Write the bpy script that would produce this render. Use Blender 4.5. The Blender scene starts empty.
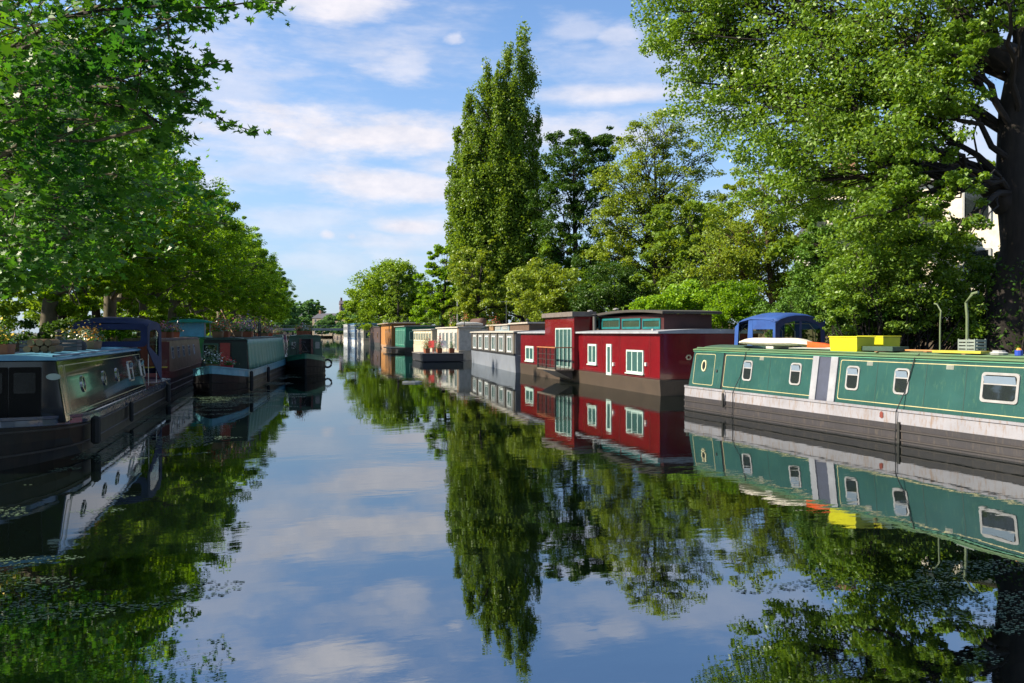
import bpy, math, random
import numpy as np
from mathutils import Vector
R = math.radians
rng = random.Random(7)
nrg = np.random.default_rng(11)
SC = bpy.context.scene
COL = SC.collection

# ------------------------------------------------------------------ camera, sky, sun, exposure
W_, H_, F_ = 1024, 683, 800.0
CAMH, YAW, HORIZON = 2.3, R(15), 333.0
PITCH = math.atan((341.5 - HORIZON) / F_)
cd = bpy.data.cameras.new('camera'); cam = bpy.data.objects.new('camera', cd); COL.objects.link(cam)
cam.location = (0, 0, CAMH); cam.rotation_euler = (R(90) - PITCH, 0, -YAW)
cd.sensor_width = 36; cd.lens = 36 * F_ / W_; cd.clip_start = 0.1; cd.clip_end = 12000
SC.camera = cam
SUN_EL, SUN_AZ = R(36), R(-86)      # azimuth measured from +Y (along the canal) towards +X
sd = Vector((math.sin(SUN_AZ) * math.cos(SUN_EL), math.cos(SUN_AZ) * math.cos(SUN_EL), math.sin(SUN_EL)))
sl = bpy.data.lights.new('sun', 'SUN'); sl.energy = 5.0; sl.angle = R(0.6); sl.color = (1.0, 0.88, 0.68)
so = bpy.data.objects.new('sun', sl); COL.objects.link(so); so.location = (-40, 10, 60)
so.rotation_euler = sd.to_track_quat('Z', 'Y').to_euler()
SC.view_settings.view_transform = 'Standard'; SC.view_settings.look = 'None'
SC.view_settings.exposure = 1.2; SC.view_settings.gamma = 1; SC.view_settings.use_curve_mapping = False
SC.render.resolution_x, SC.render.resolution_y = W_, H_
SC.render.engine = 'CYCLES'
SC.cycles.max_bounces = 8; SC.cycles.transparent_max_bounces = 8

FWD = Vector((math.sin(YAW) * math.cos(PITCH), math.cos(YAW) * math.cos(PITCH), -math.sin(PITCH)))
RGT = Vector((math.cos(YAW), -math.sin(YAW), 0)); UPV = RGT.cross(FWD)
def ray(px, py): return FWD + RGT * ((px - 512) / F_) + UPV * ((341.5 - py) / F_)
def at(px, py, D): return Vector((0, 0, CAMH)) + ray(px, py) * D
def onz(px, py, z=0.0):
    r = ray(px, py); return Vector((0, 0, CAMH)) + r * ((z - CAMH) / r.z)
def ground(px, D, z=0.9):
    p = at(px, 333, D); p.z = z; return p

def world():
    w = bpy.data.worlds.new("World"); SC.world = w; w.use_nodes = True
    nt = w.node_tree; N = nt.nodes; Lk = nt.links; N.clear()
    out = N.new('ShaderNodeOutputWorld'); bg = N.new('ShaderNodeBackground'); Lk.new(bg.outputs[0], out.inputs[0])
    sky = N.new('ShaderNodeTexSky'); sky.sky_type = 'NISHITA'; sky.sun_disc = False
    sky.sun_elevation = SUN_EL; sky.sun_rotation = SUN_AZ
    sky.air_density = 1.0; sky.dust_density = 0.6; sky.ozone_density = 2.5
    bg.inputs[1].default_value = 0.08
    def M(op, a, b=None, c=None):
        n = N.new('ShaderNodeMath'); n.operation = op
        for i, v in enumerate((a, b, c)):
            if v is None: continue
            if isinstance(v, (int, float)): n.inputs[i].default_value = v
            else: Lk.new(v, n.inputs[i])
        return n.outputs[0]
    tc = N.new('ShaderNodeTexCoord'); sp = N.new('ShaderNodeSeparateXYZ'); Lk.new(tc.outputs['Generated'], sp.inputs[0])
    x, y, z = sp.outputs
    az = M('ARCTAN2', x, y)
    hor = M('SQRT', M('ADD', M('MULTIPLY', x, x), M('MULTIPLY', y, y)))
    te = M('DIVIDE', M('ABSOLUTE', z), M('MAXIMUM', hor, 0.02))
    cb = N.new('ShaderNodeCombineXYZ'); Lk.new(az, cb.inputs[0]); Lk.new(te, cb.inputs[1])
    def noise(sc, sx, sy, det, rough=0.55, off=0):
        mp = N.new('ShaderNodeMapping'); mp.inputs['Scale'].default_value = (sx, sy, 1); mp.inputs['Location'].default_value = (off, off * .7, off)
        Lk.new(cb.outputs[0], mp.inputs[0])
        n = N.new('ShaderNodeTexNoise'); n.inputs['Scale'].default_value = sc; n.inputs['Detail'].default_value = det
        n.inputs['Roughness'].default_value = rough; Lk.new(mp.outputs[0], n.inputs['Vector']); return n.outputs[0]
    nA = noise(9, 1, 3.2, 8, .62, 3.1)      # ragged edge
    nB = noise(3.2, 1, 3.5, 6, .6, 8.4)      # big
    nC = noise(22, 1, 1.8, 6, .6, 1.4)
    clouds = [  # px, py, half width, half height, strength, edge noise
        (350, 133, 150, 20, 1.0, .9), (520, 132, 120, 14, .8, .9), (400, 184, 95, 15, .95, .9), (270, 150, 60, 12, .7, .9), (300, 175, 90, 12, .5, .9),
        (412, 226, 36, 8, 1.0, .5), (328, 235, 8, 4, .8, .5), (352, 237, 7, 4, .7, .5),
        (330, 4, 62, 17, .95, .8), (396, 62, 36, 14, .62, 1.1), (230, 62, 60, 50, .55, 1.0), (610, 96, 80, 9, .9, .6),
        (620, 37, 22, 12, .6, 1.0), (454, 41, 9, 5, .6, .8), (585, 28, 26, 12, .45, 1.0), (300, 222, 70, 12, .45, 1.0),
        (600, 135, 60, 10, .7, .9), (440, 168, 34, 10, .7, .8), (980, 140, 60, 34, .6, .9), (330, 262, 60, 14, .35, 1.0), (700, 60, 150, 22, .4, 1.0),
        (330, -45, 90, 22, .9, .9), (250, -60, 60, 26, .9, .9)]
    tot = None
    for (px, py, wx, hy, st, en) in clouds:
        a0 = YAW + math.atan((px - 512) / F_); c = math.cos(math.atan((px - 512) / F_))
        v0 = (333 - py) / F_ * c; wa = 1.6 * wx / F_ * c * c; hv = 1.7 * hy / F_ * c
        dx = M('DIVIDE', M('SUBTRACT', az, a0), wa); dy = M('DIVIDE', M('SUBTRACT', te, v0), hv)
        d = M('SQRT', M('ADD', M('MULTIPLY', dx, dx), M('MULTIPLY', dy, dy)))
        v = M('ADD', M('SUBTRACT', 1.12, d), M('MULTIPLY', M('SUBTRACT', nA if wx > 12 else nC, 0.5), 2.6 * en))
        mr = N.new('ShaderNodeMapRange'); mr.interpolation_type = 'SMOOTHSTEP'
        mr.inputs[1].default_value = 0.0; mr.inputs[2].default_value = 1.0; mr.inputs[3].default_value = 0; mr.inputs[4].default_value = min(1, st * 1.0)
        Lk.new(v, mr.inputs[0]); tot = mr.outputs[0] if tot is None else M('MAXIMUM', tot, mr.outputs[0])
    # general thin cloud veil everywhere
    mr = N.new('ShaderNodeMapRange'); mr.interpolation_type = 'SMOOTHSTEP'; Lk.new(nB, mr.inputs[0])
    mr.inputs[1].default_value = .44; mr.inputs[2].default_value = .72; mr.inputs[4].default_value = .7
    tot = M('MAXIMUM', tot, mr.outputs[0])
    # pale towards the horizon
    hz = N.new('ShaderNodeMapRange'); hz.interpolation_type = 'SMOOTHSTEP'; Lk.new(te, hz.inputs[0])
    hz.inputs[1].default_value = 0.0; hz.inputs[2].default_value = 0.42; hz.inputs[3].default_value = 0.62; hz.inputs[4].default_value = 0.0
    tint = N.new('ShaderNodeMix'); tint.data_type = 'RGBA'; tint.blend_type = 'MULTIPLY'; tint.inputs[0].default_value = 1
    Lk.new(sky.outputs[0], tint.inputs[6]); tint.inputs[7].default_value = (SKY_TINT[0], SKY_TINT[1], SKY_TINT[2], 1)
    m1 = N.new('ShaderNodeMix'); m1.data_type = 'RGBA'; Lk.new(hz.outputs[0], m1.inputs[0]); Lk.new(tint.outputs[2], m1.inputs[6]); m1.inputs[7].default_value = (2.3, 3.1, 4.4, 1)
    m2 = N.new('ShaderNodeMix'); m2.data_type = 'RGBA'; Lk.new(tot, m2.inputs[0]); Lk.new(m1.outputs[2], m2.inputs[6])
    cr = N.new('ShaderNodeMix'); cr.data_type = 'RGBA'; Lk.new(nC, cr.inputs[0]); cr.inputs[6].default_value = (3.0, 3.4, 4.4, 1); cr.inputs[7].default_value = (6.6, 6.1, 6.0, 1)
    Lk.new(cr.outputs[2], m2.inputs[7]); Lk.new(m2.outputs[2], bg.inputs[0])
SKY_TINT = (.98, 1.1, 1.22)
world()

# ------------------------------------------------------------------ materials
MATS = {}
def base(name):
    m = bpy.data.materials.new(name); m.use_nodes = True; nt = m.node_tree
    return m, nt, nt.nodes['Principled BSDF']
def noise_col(nt, c1, c2, scale, det=5, lo=.35, hi=.65, scl=(1, 1, 1), rough=.6):
    N = nt.nodes; L = nt.links
    tc = N.new('ShaderNodeTexCoord'); mp = N.new('ShaderNodeMapping'); mp.inputs['Scale'].default_value = scl
    L.new(tc.outputs['Object'], mp.inputs[0])
    n = N.new('ShaderNodeTexNoise'); n.inputs['Scale'].default_value = scale; n.inputs['Detail'].default_value = det; n.inputs['Roughness'].default_value = rough
    L.new(mp.outputs[0], n.inputs['Vector'])
    r = N.new('ShaderNodeValToRGB'); r.color_ramp.elements[0].position = lo; r.color_ramp.elements[1].position = hi
    r.color_ramp.elements[0].color = (*c1, 1); r.color_ramp.elements[1].color = (*c2, 1)
    L.new(n.outputs[0], r.inputs[0]); return r.outputs[0], n.outputs[0], mp
def mat(name, c, rough=.5, c2=None, scale=3, scl=(1, 1, 1), metal=0, coat=0, bump=0, lo=.35, hi=.65, det=5, spec=None, rot=None):
    if name in MATS: return MATS[name]
    m, nt, b = base(name); N = nt.nodes; L = nt.links
    c2 = c2 or tuple(v * .72 for v in c)
    col, fac, mp = noise_col(nt, c, c2, scale, det, lo, hi, scl); L.new(col, b.inputs['Base Color'])
    b.inputs['Roughness'].default_value = rough; b.inputs['Metallic'].default_value = metal
    if spec is not None: b.inputs['Specular IOR Level'].default_value = spec
    if coat: b.inputs['Coat Weight'].default_value = coat; b.inputs['Coat Roughness'].default_value = .04
    mr = N.new('ShaderNodeMapRange'); L.new(fac, mr.inputs[0]); mr.inputs[3].default_value = max(.02, rough - .1); mr.inputs[4].default_value = min(1, rough + .12)
    L.new(mr.outputs[0], b.inputs['Roughness'])
    if bump:
        bp = N.new('ShaderNodeBump'); bp.inputs['Strength'].default_value = bump; bp.inputs['Distance'].default_value = .02
        L.new(fac, bp.inputs['Height']); L.new(bp.outputs[0], b.inputs['Normal'])
    MATS[name] = m; return m
def leaf(name, ca, cb, cc, trans=.38, gloss=.25, clump=.35):
    if name in MATS: return MATS[name]
    m = bpy.data.materials.new(name); m.use_nodes = True; nt = m.node_tree; N = nt.nodes; L = nt.links; N.clear()
    out = N.new('ShaderNodeOutputMaterial')
    geo = N.new('ShaderNodeNewGeometry'); r = N.new('ShaderNodeValToRGB'); L.new(geo.outputs['Random Per Island'], r.inputs[0])
    r.color_ramp.elements[0].color = (*ca, 1); r.color_ramp.elements[1].color = (*cb, 1)
    e = r.color_ramp.elements.new(.5); e.color = tuple((a + b) / 2 for a, b in zip(ca, cb)) + (1,)
    tc = N.new('ShaderNodeTexCoord'); n = N.new('ShaderNodeTexNoise'); n.inputs['Scale'].default_value = clump; n.inputs['Detail'].default_value = 4
    L.new(tc.outputs['Object'], n.inputs['Vector'])
    mr = N.new('ShaderNodeMapRange'); L.new(n.outputs[0], mr.inputs[0]); mr.inputs[1].default_value = .4; mr.inputs[2].default_value = .62; mr.inputs[4].default_value = .75
    mx = N.new('ShaderNodeMix'); mx.data_type = 'RGBA'; L.new(mr.outputs[0], mx.inputs[0]); L.new(r.outputs[0], mx.inputs[6]); mx.inputs[7].default_value = (*cc, 1)
    di = N.new('ShaderNodeBsdfDiffuse'); tr = N.new('ShaderNodeBsdfTranslucent'); gl = N.new('ShaderNodeBsdfGlossy'); gl.inputs['Roughness'].default_value = .5
    L.new(mx.outputs[2], di.inputs[0])
    tm = N.new('ShaderNodeMix'); tm.data_type = 'RGBA'; tm.blend_type = 'MULTIPLY'; tm.inputs[0].default_value = 1; L.new(mx.outputs[2], tm.inputs[6]); tm.inputs[7].default_value = (1.7, 1.5, .45, 1); L.new(tm.outputs[2], tr.inputs[0])
    s1 = N.new('ShaderNodeMixShader'); s1.inputs[0].default_value = trans; L.new(di.outputs[0], s1.inputs[1]); L.new(tr.outputs[0], s1.inputs[2])
    fr = N.new('ShaderNodeFresnel'); fr.inputs[0].default_value = 1.4; mg = N.new('ShaderNodeMath'); mg.operation = 'MULTIPLY'; mg.inputs[1].default_value = gloss; L.new(fr.outputs[0], mg.inputs[0])
    s2 = N.new('ShaderNodeMixShader'); L.new(mg.outputs[0], s2.inputs[0]); L.new(s1.outputs[0], s2.inputs[1]); L.new(gl.outputs[0], s2.inputs[2])
    L.new(s2.outputs[0], out.inputs[0]); MATS[name] = m; return m
def mwater():
    m = bpy.data.materials.new('canal_water'); m.use_nodes = True; nt = m.node_tree; N = nt.nodes; L = nt.links; N.clear()
    out = N.new('ShaderNodeOutputMaterial'); di = N.new('ShaderNodeBsdfDiffuse'); gl = N.new('ShaderNodeBsdfGlossy')
    di.inputs[0].default_value = (.002, .004, .003, 1); gl.inputs[0].default_value = (.92, .97, 1, 1); gl.inputs['Roughness'].default_value = .0
    fr = N.new('ShaderNodeFresnel'); fr.inputs[0].default_value = 5.6
    tc = N.new('ShaderNodeTexCoord')
    def nz(scale, sx, sy, det, ro=.5):
        mp = N.new('ShaderNodeMapping'); mp.inputs['Scale'].default_value = (sx, sy, 1); mp.inputs['Rotation'].default_value = (0, 0, R(-13)); L.new(tc.outputs['Object'], mp.inputs[0])
        n = N.new('ShaderNodeTexNoise'); n.inputs['Scale'].default_value = scale; n.inputs['Detail'].default_value = det; n.inputs['Roughness'].default_value = ro
        L.new(mp.outputs[0], n.inputs['Vector']); return n.outputs[0]
    a = nz(1.6, .7, 1.3, 2); b = nz(7, .8, 1.6, 3); c = nz(.18, .6, 1.6, 2)
    mr = N.new('ShaderNodeMapRange'); L.new(c, mr.inputs[0]); mr.inputs[1].default_value = .38; mr.inputs[2].default_value = .68; mr.inputs[3].default_value = .12; mr.inputs[4].default_value = 1.0
    mb = N.new('ShaderNodeMath'); mb.operation = 'MULTIPLY'; L.new(b, mb.inputs[0]); mb.inputs[1].default_value = .16
    ad = N.new('ShaderNodeMath'); L.new(a, ad.inputs[0]); L.new(mb.outputs[0], ad.inputs[1])
    mu = N.new('ShaderNodeMath'); mu.operation = 'MULTIPLY'; L.new(ad.outputs[0], mu.inputs[0]); L.new(mr.outputs[0], mu.inputs[1])
    bp = N.new('ShaderNodeBump'); bp.inputs['Strength'].default_value = 1.0; bp.inputs['Distance'].default_value = .0038; L.new(mu.outputs[0], bp.inputs['Height'])
    for s in (di, gl, fr): L.new(bp.outputs[0], s.inputs['Normal'])
    mx = N.new('ShaderNodeMixShader'); L.new(fr.outputs[0], mx.inputs[0]); L.new(di.outputs[0], mx.inputs[1]); L.new(gl.outputs[0], mx.inputs[2]); L.new(mx.outputs[0], out.inputs[0])
    return m
def mglass(name='dark_glass', c=(.015, .02, .022), rough=.03):
    if name in MATS: return MATS[name]
    m, nt, b = base(name); b.inputs['Base Color'].default_value = (*c, 1); b.inputs['Roughness'].default_value = rough; b.inputs['Specular IOR Level'].default_value = .9
    MATS[name] = m; return m
def mweather(name, c, dirt, amt=.5, rough=.45):     # painted surface with streaks of wear
    if name in MATS: return MATS[name]
    m, nt, b = base(name); N = nt.nodes; L = nt.links
    c1, f1, _ = noise_col(nt, c, tuple(v * .8 for v in c), 1.1, 5)
    tc = N.new('ShaderNodeTexCoord'); mp = N.new('ShaderNodeMapping'); mp.inputs['Scale'].default_value = (3, 3, .55); L.new(tc.outputs['Object'], mp.inputs[0])
    n = N.new('ShaderNodeTexNoise'); n.inputs['Scale'].default_value = 5; n.inputs['Detail'].default_value = 8; n.inputs['Roughness'].default_value = .72; L.new(mp.outputs[0], n.inputs['Vector'])
    mr = N.new('ShaderNodeMapRange'); mr.interpolation_type = 'SMOOTHSTEP'; L.new(n.outputs[0], mr.inputs[0]); mr.inputs[1].default_value = .66 - amt * .3; mr.inputs[2].default_value = .74 - amt * .1; mr.inputs[4].default_value = .85
    mx = N.new('ShaderNodeMix'); mx.data_type = 'RGBA'; L.new(mr.outputs[0], mx.inputs[0]); L.new(c1, mx.inputs[6]); mx.inputs[7].default_value = (*dirt, 1)
    L.new(mx.outputs[2], b.inputs['Base Color']); b.inputs['Roughness'].default_value = rough
    bp = N.new('ShaderNodeBump'); bp.inputs['Strength'].default_value = .15; bp.inputs['Distance'].default_value = .01; L.new(n.outputs[0], bp.inputs['Height']); L.new(bp.outputs[0], b.inputs['Normal'])
    MATS[name] = m; return m
def mbrick(name, c1, c2, mortar, sc=4.0, axes=None):
    if name in MATS: return MATS[name]
    m, nt, b = base(name); N = nt.nodes; L = nt.links
    tc = N.new('ShaderNodeTexCoord'); sp = N.new('ShaderNodeSeparateXYZ'); L.new(tc.outputs['Object'], sp.inputs[0])
    ad = N.new('ShaderNodeMath'); L.new(sp.outputs[0], ad.inputs[0]); L.new(sp.outputs[1], ad.inputs[1])
    cb = N.new('ShaderNodeCombineXYZ'); L.new(ad.outputs[0], cb.inputs[0]); L.new(sp.outputs[2], cb.inputs[1])
    t = N.new('ShaderNodeTexBrick'); L.new(cb.outputs[0], t.inputs['Vector']); t.inputs['Scale'].default_value = sc
    t.inputs['Color1'].default_value = (*c1, 1); t.inputs['Color2'].default_value = (*c2, 1); t.inputs['Mortar'].default_value = (*mortar, 1)
    L.new(t.outputs[0], b.inputs['Base Color']); b.inputs['Roughness'].default_value = .9; MATS[name] = m; return m

GLASS = mglass()
WHITE = mat('white_paint', (.42, .43, .43), .4, scale=2)
BLACK = mat('black_paint', (.02, .02, .022), .4)
IRON = mat('dark_iron', (.03, .03, .03), .55)
BARK = mat('bark', (.020, .015, .012), .95, (.008, .006, .005), 3, (2, 2, .5), bump=.8)  # shade on the great trunk is put into this darkened bark colour
BARK_PALE = mat('plane_bark', (.13, .11, .07), .9, (.05, .045, .03), 2.5, (1, 1, .6), bump=.5)
WOOD = mat('weathered_wood', (.22, .13, .06), .8, (.1, .06, .03), 4, (1, .3, 1))
ROPE = mat('old_rope', (.25, .2, .13), .9)
RUBBER = mat('rubber', (.015, .015, .015), .85)
CREAM = mat('cream_line', (.45, .40, .22), .4)
TERRA = mat('terracotta', (.28, .09, .04), .8)
POTLEAF = leaf('pot_plant_leaf', (.03, .1, .02), (.08, .17, .03), (.05, .12, .02))

# ------------------------------------------------------------------ mesh helpers
class MB:
    def __init__(s): s.v = []; s.f = []
    def add(s, vs, fs):
        o = len(s.v); s.v += [tuple(v) for v in vs]; s.f += [tuple(i + o for i in f) for f in fs]; return s
    def box(s, x0, x1, y0, y1, z0, z1):
        return s.add([(x0, y0, z0), (x1, y0, z0), (x1, y1, z0), (x0, y1, z0), (x0, y0, z1), (x1, y0, z1), (x1, y1, z1), (x0, y1, z1)],
                     [(0, 3, 2, 1), (4, 5, 6, 7), (0, 1, 5, 4), (1, 2, 6, 5), (2, 3, 7, 6), (3, 0, 4, 7)])
    def loft(s, rings, cap=True, closed=True):
        n = len(rings[0]); vs = [p for r in rings for p in r]; fs = []
        for i in range(len(rings) - 1):
            for j in range(n if closed else n - 1):
                k = (j + 1) % n; fs.append((i * n + j, i * n + k, (i + 1) * n + k, (i + 1) * n + j))
        if cap: fs.append(tuple(range(n - 1, -1, -1))); fs.append(tuple((len(rings) - 1) * n + j for j in range(n)))
        return s.add(vs, fs)
    def tube(s, pts, r, n=8, r1=None):
        pts = [Vector(p) for p in pts]; rings = []
        rr = r if isinstance(r, (list, tuple)) else [r + ((r1 if r1 is not None else r) - r) * i / max(1, len(pts) - 1) for i in range(len(pts))]
        for i, p in enumerate(pts):
            t = (pts[min(i + 1, len(pts) - 1)] - pts[max(i - 1, 0)])
            if t.length < 1e-6: t = Vector((0, 0, 1))
            t.normalize(); u = t.cross(Vector((.13, .27, 1)) if abs(t.z) < .95 else Vector((1, 0.1, 0))).normalized(); w = t.cross(u)
            rings.append([p + (u * math.cos(a) + w * math.sin(a)) * rr[i] for a in [2 * math.pi * k / n for k in range(n)]])
        return s.loft(rings)
    def slab(s, fr, poly, n0, n1):      # extruded outline in a plane frame
        return s.loft([[fr(a, b, n0) for a, b in poly], [fr(a, b, n1) for a, b in poly]])
    def ring(s, fr, outer, inner, n0, n1):
        k = len(outer); A = [fr(a, b, n0) for a, b in outer] + [fr(a, b, n1) for a, b in outer] + [fr(a, b, n0) for a, b in inner] + [fr(a, b, n1) for a, b in inner]
        fs = []
        for i in range(k):
            j = (i + 1) % k
            fs += [(i, j, k + j, k + i), (k + i, k + j, 3 * k + j, 3 * k + i), (2 * k + j, 2 * k + i, 3 * k + i, 3 * k + j), (j, i, 2 * k + i, 2 * k + j)]
        return s.add(A, fs)
    def build(s, name, m, parent=None, smooth=False, bevel=0, kind=None):
        me = bpy.data.meshes.new(name); me.from_pydata(s.v, [], s.f); me.update()
        o = bpy.data.objects.new(name, me); COL.objects.link(o); me.materials.append(m)
        if smooth: me.polygons.foreach_set('use_smooth', [True] * len(me.polygons))
        if smooth:
            md = o.modifiers.new('es', 'EDGE_SPLIT'); md.split_angle = R(40)
        if bevel:
            md = o.modifiers.new('bevel', 'BEVEL'); md.width = bevel; md.segments = 2; md.limit_method = 'ANGLE'
        if parent: o.parent = parent
        if kind: o['kind'] = kind
        return o
def frame(o, a, b, n):
    o, a, b, n = map(Vector, (o, a, b, n))
    return lambda u, v, w: o + a * u + b * v + n * w
def rect(a0, a1, b0, b1, r=0, k=4):
    if r <= 0: return [(a0, b0), (a1, b0), (a1, b1), (a0, b1)]
    out = []
    for (cx, cy, s0) in ((a1 - r, b0 + r, -90), (a1 - r, b1 - r, 0), (a0 + r, b1 - r, 90), (a0 + r, b0 + r, 180)):
        for i in range(k + 1):
            t = R(s0 + 90 * i / k); out.append((cx + r * math.cos(t), cy + r * math.sin(t)))
    return out
def ell(ca, cb, ra, rb, k=20): return [(ca + ra * math.cos(2 * math.pi * i / k), cb + rb * math.sin(2 * math.pi * i / k)) for i in range(k)]
def shrink(poly, d):
    ca = sum(p[0] for p in poly) / len(poly); cb = sum(p[1] for p in poly) / len(poly)
    ha = max(p[0] for p in poly) - ca; hb = max(p[1] for p in poly) - cb
    return [(ca + (p[0] - ca) * (1 - d / ha), cb + (p[1] - cb) * (1 - d / hb)) for p in poly]
def thing(name, label, cat, loc=(0, 0, 0), rz=0, group=None):
    o = bpy.data.objects.new(name, None); COL.objects.link(o); o.location = loc; o.rotation_euler = (0, 0, rz); o.empty_display_size = .3
    o['label'] = label; o['category'] = cat
    if group: o['group'] = group
    return o
def tag(o, label, cat, group=None, kind=None):
    o['label'] = label; o['category'] = cat
    if group: o['group'] = group
    if kind: o['kind'] = kind
    return o
def struct(o): o['kind'] = 'structure'; return o

# fast leaf clouds --------------------------------------------------
DIAMOND = np.array([(0, -.5), (.32, -.05), (0, .5), (-.32, -.05)])
def lobed():
    pts = []
    for a, r in ((-90, .12), (-62, .42), (-38, .27), (-10, .55), (18, .30), (52, .62), (70, .36), (90, .78), (110, .36), (128, .62), (162, .30), (190, .55), (218, .27), (242, .42)):
        pts.append((r * .62 * math.cos(R(a)), r * .62 * math.sin(R(a)) - .05))
    return np.array(pts)
LOBED = lobed()
def leaf_mesh(name, C, size, shape, flat=0.45, seed=1, droop=0.0):
    g = np.random.default_rng(seed); n = len(C); k = len(shape)
    nr = g.normal(size=(n, 3)); nr[:, 2] = np.abs(nr[:, 2]) + flat; nr /= np.linalg.norm(nr, axis=1)[:, None]
    t = g.normal(size=(n, 3)); t[:, 2] -= droop; t -= (t * nr).sum(1)[:, None] * nr; t /= np.linalg.norm(t, axis=1)[:, None] + 1e-9
    b = np.cross(nr, t); sz = size * g.uniform(.5, 1.3, n)
    fold = np.abs(shape[:, 0]) * .45
    P = C[:, None, :] + sz[:, None, None] * (shape[None, :, 0:1] * b[:, None, :] + shape[None, :, 1:2] * t[:, None, :] + fold[None, :, None] * nr[:, None, :])
    me = bpy.data.meshes.new(name); me.vertices.add(n * k); me.vertices.foreach_set('co', P.astype(np.float32).ravel())
    me.loops.add(n * k); me.loops.foreach_set('vertex_index', np.arange(n * k, dtype=np.int32))
    me.polygons.add(n); me.polygons.foreach_set('loop_start', np.arange(0, n * k, k, dtype=np.int32)); me.update(calc_edges=True)
    return me
def blob_points(c, r, n, seed, clump=.16, nclump=None, shell=.55, zs=.62):
    """leaf positions: clumps spread in an ellipsoid, denser near its surface; returns leaves, clump centres"""
    g = np.random.default_rng(seed); c = np.array(c, float); r = np.array(r, float)
    nclump = nclump or max(12, int(n / 130))
    d = g.normal(size=(nclump, 3)); d /= np.linalg.norm(d, axis=1)[:, None]
    rad = shell + (1 - shell) * g.random(nclump) ** .6; rad *= 1 + g.normal(size=nclump) * .07
    cc = c + d * rad[:, None] * r
    w = g.uniform(.3, 1.0, nclump); w /= w.sum(); idx = g.choice(nclump, n, p=w)
    cr = (clump * r.mean()) * g.uniform(.6, 1.5, nclump)
    q = g.normal(size=(n, 3)); q /= np.linalg.norm(q, axis=1)[:, None]; q *= (g.random(n) ** .45)[:, None]
    pts = cc[idx] + q * cr[idx][:, None] * np.array((1, 1, zs))
    return pts, cc
def limb(mb, a, b, r0, r1, seed, n=6, sag=.0, sides=7, wob=.12):
    g = random.Random(seed); a = Vector(a); b = Vector(b); L = (b - a).length; pts = []
    for i in range(n + 1):
        t = i / n; p = a.lerp(b, t); k = math.sin(math.pi * t)
        p += Vector((g.uniform(-1, 1), g.uniform(-1, 1), g.uniform(-1, 1))) * L * wob * .4 * k; p.z += sag * L * k
        pts.append(p)
    mb.tube(pts, r0, sides, r1); return pts
def tree(label, basep, blobs, leafm, bark=BARK, tr=.3, leafsize=.15, seed=1, name='tree', cat='tree', group=None, shape=DIAMOND,
         fork=.35, twigs=.5, clump=.16, shell=.55, flat=.45, droop=0, lean=None, extra=None, limbmax=9, zs=.62, top=None, tips=.012, nclumpf=130):
    """blobs: (centre, radii, leaf count) in world metres; everything is stored relative to the base"""
    B = Vector(basep); root = thing(name, label, cat, B, 0, group); mb = MB()
    topz = top if top else max(b[0][2] for b in blobs)
    cx = sum(b[0][0] for b in blobs) / len(blobs) - B.x; cy = sum(b[0][1] for b in blobs) / len(blobs) - B.y
    if lean: cx, cy = lean
    H = topz - B.z; g = random.Random(seed)
    tp = [Vector((cx * (t ** 1.5) + g.uniform(-.1, .1) * tr * 3 * (0 < t), cy * (t ** 1.5) + g.uniform(-.1, .1) * tr * 3 * (0 < t), H * t - .3 * (t == 0))) for t in (0, .05, .15, .3, .45, .6, .75, .9, 1)]
    rad = [tr * 1.5, tr * 1.12, tr, tr * .88, tr * .74, tr * .58, tr * .4, tr * .22, tr * .07]
    mb.tube(tp, rad, 12)
    allp = []
    for i, (c, r, n) in enumerate(blobs):
        c = Vector(c) - B; r = (r, r, r) if not hasattr(r, '__len__') else r
        nc = max(8, int(n / nclumpf))
        pts, cc = blob_points(c, r, n, seed * 100 + i, clump, nc, shell, zs)
        allp.append(pts)
        tt = min(.92, max(fork, (c.z - r[2] * .5) / H * .8)) if H > 0 else .5
        k = tt * 8 if False else None
        # start point on the trunk
        seg = [0, .05, .15, .3, .45, .6, .75, .9, 1]; j = max(q for q in range(8) if seg[q] <= tt); u = (tt - seg[j]) / (seg[j + 1] - seg[j])
        sp = tp[j].lerp(tp[j + 1], u); rr = min(limbmax, tr * (1 - tt) * .62 + .02)
        lp = limb(mb, sp, c, rr, rr * .35, seed * 7 + i, sag=.06)
        for q in range(int(nc * twigs)):
            e = Vector(cc[q]); s = lp[g.choice((2, 3, 4, 5, 6))]
            limb(mb, s, e, max(tips * 1.6, rr * .28), tips, seed * 31 + i * 97 + q, n=4, sag=.05, sides=5, wob=.2)
    mb.build('trunk', bark, root, smooth=True)
    if extra is not None: allp.append(extra)
    me = leaf_mesh('crown', np.concatenate(allp), leafsize, shape, flat, seed, droop); me.materials.append(leafm)
    o = bpy.data.objects.new('crown', me); COL.objects.link(o); o.parent = root
    return root
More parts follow.
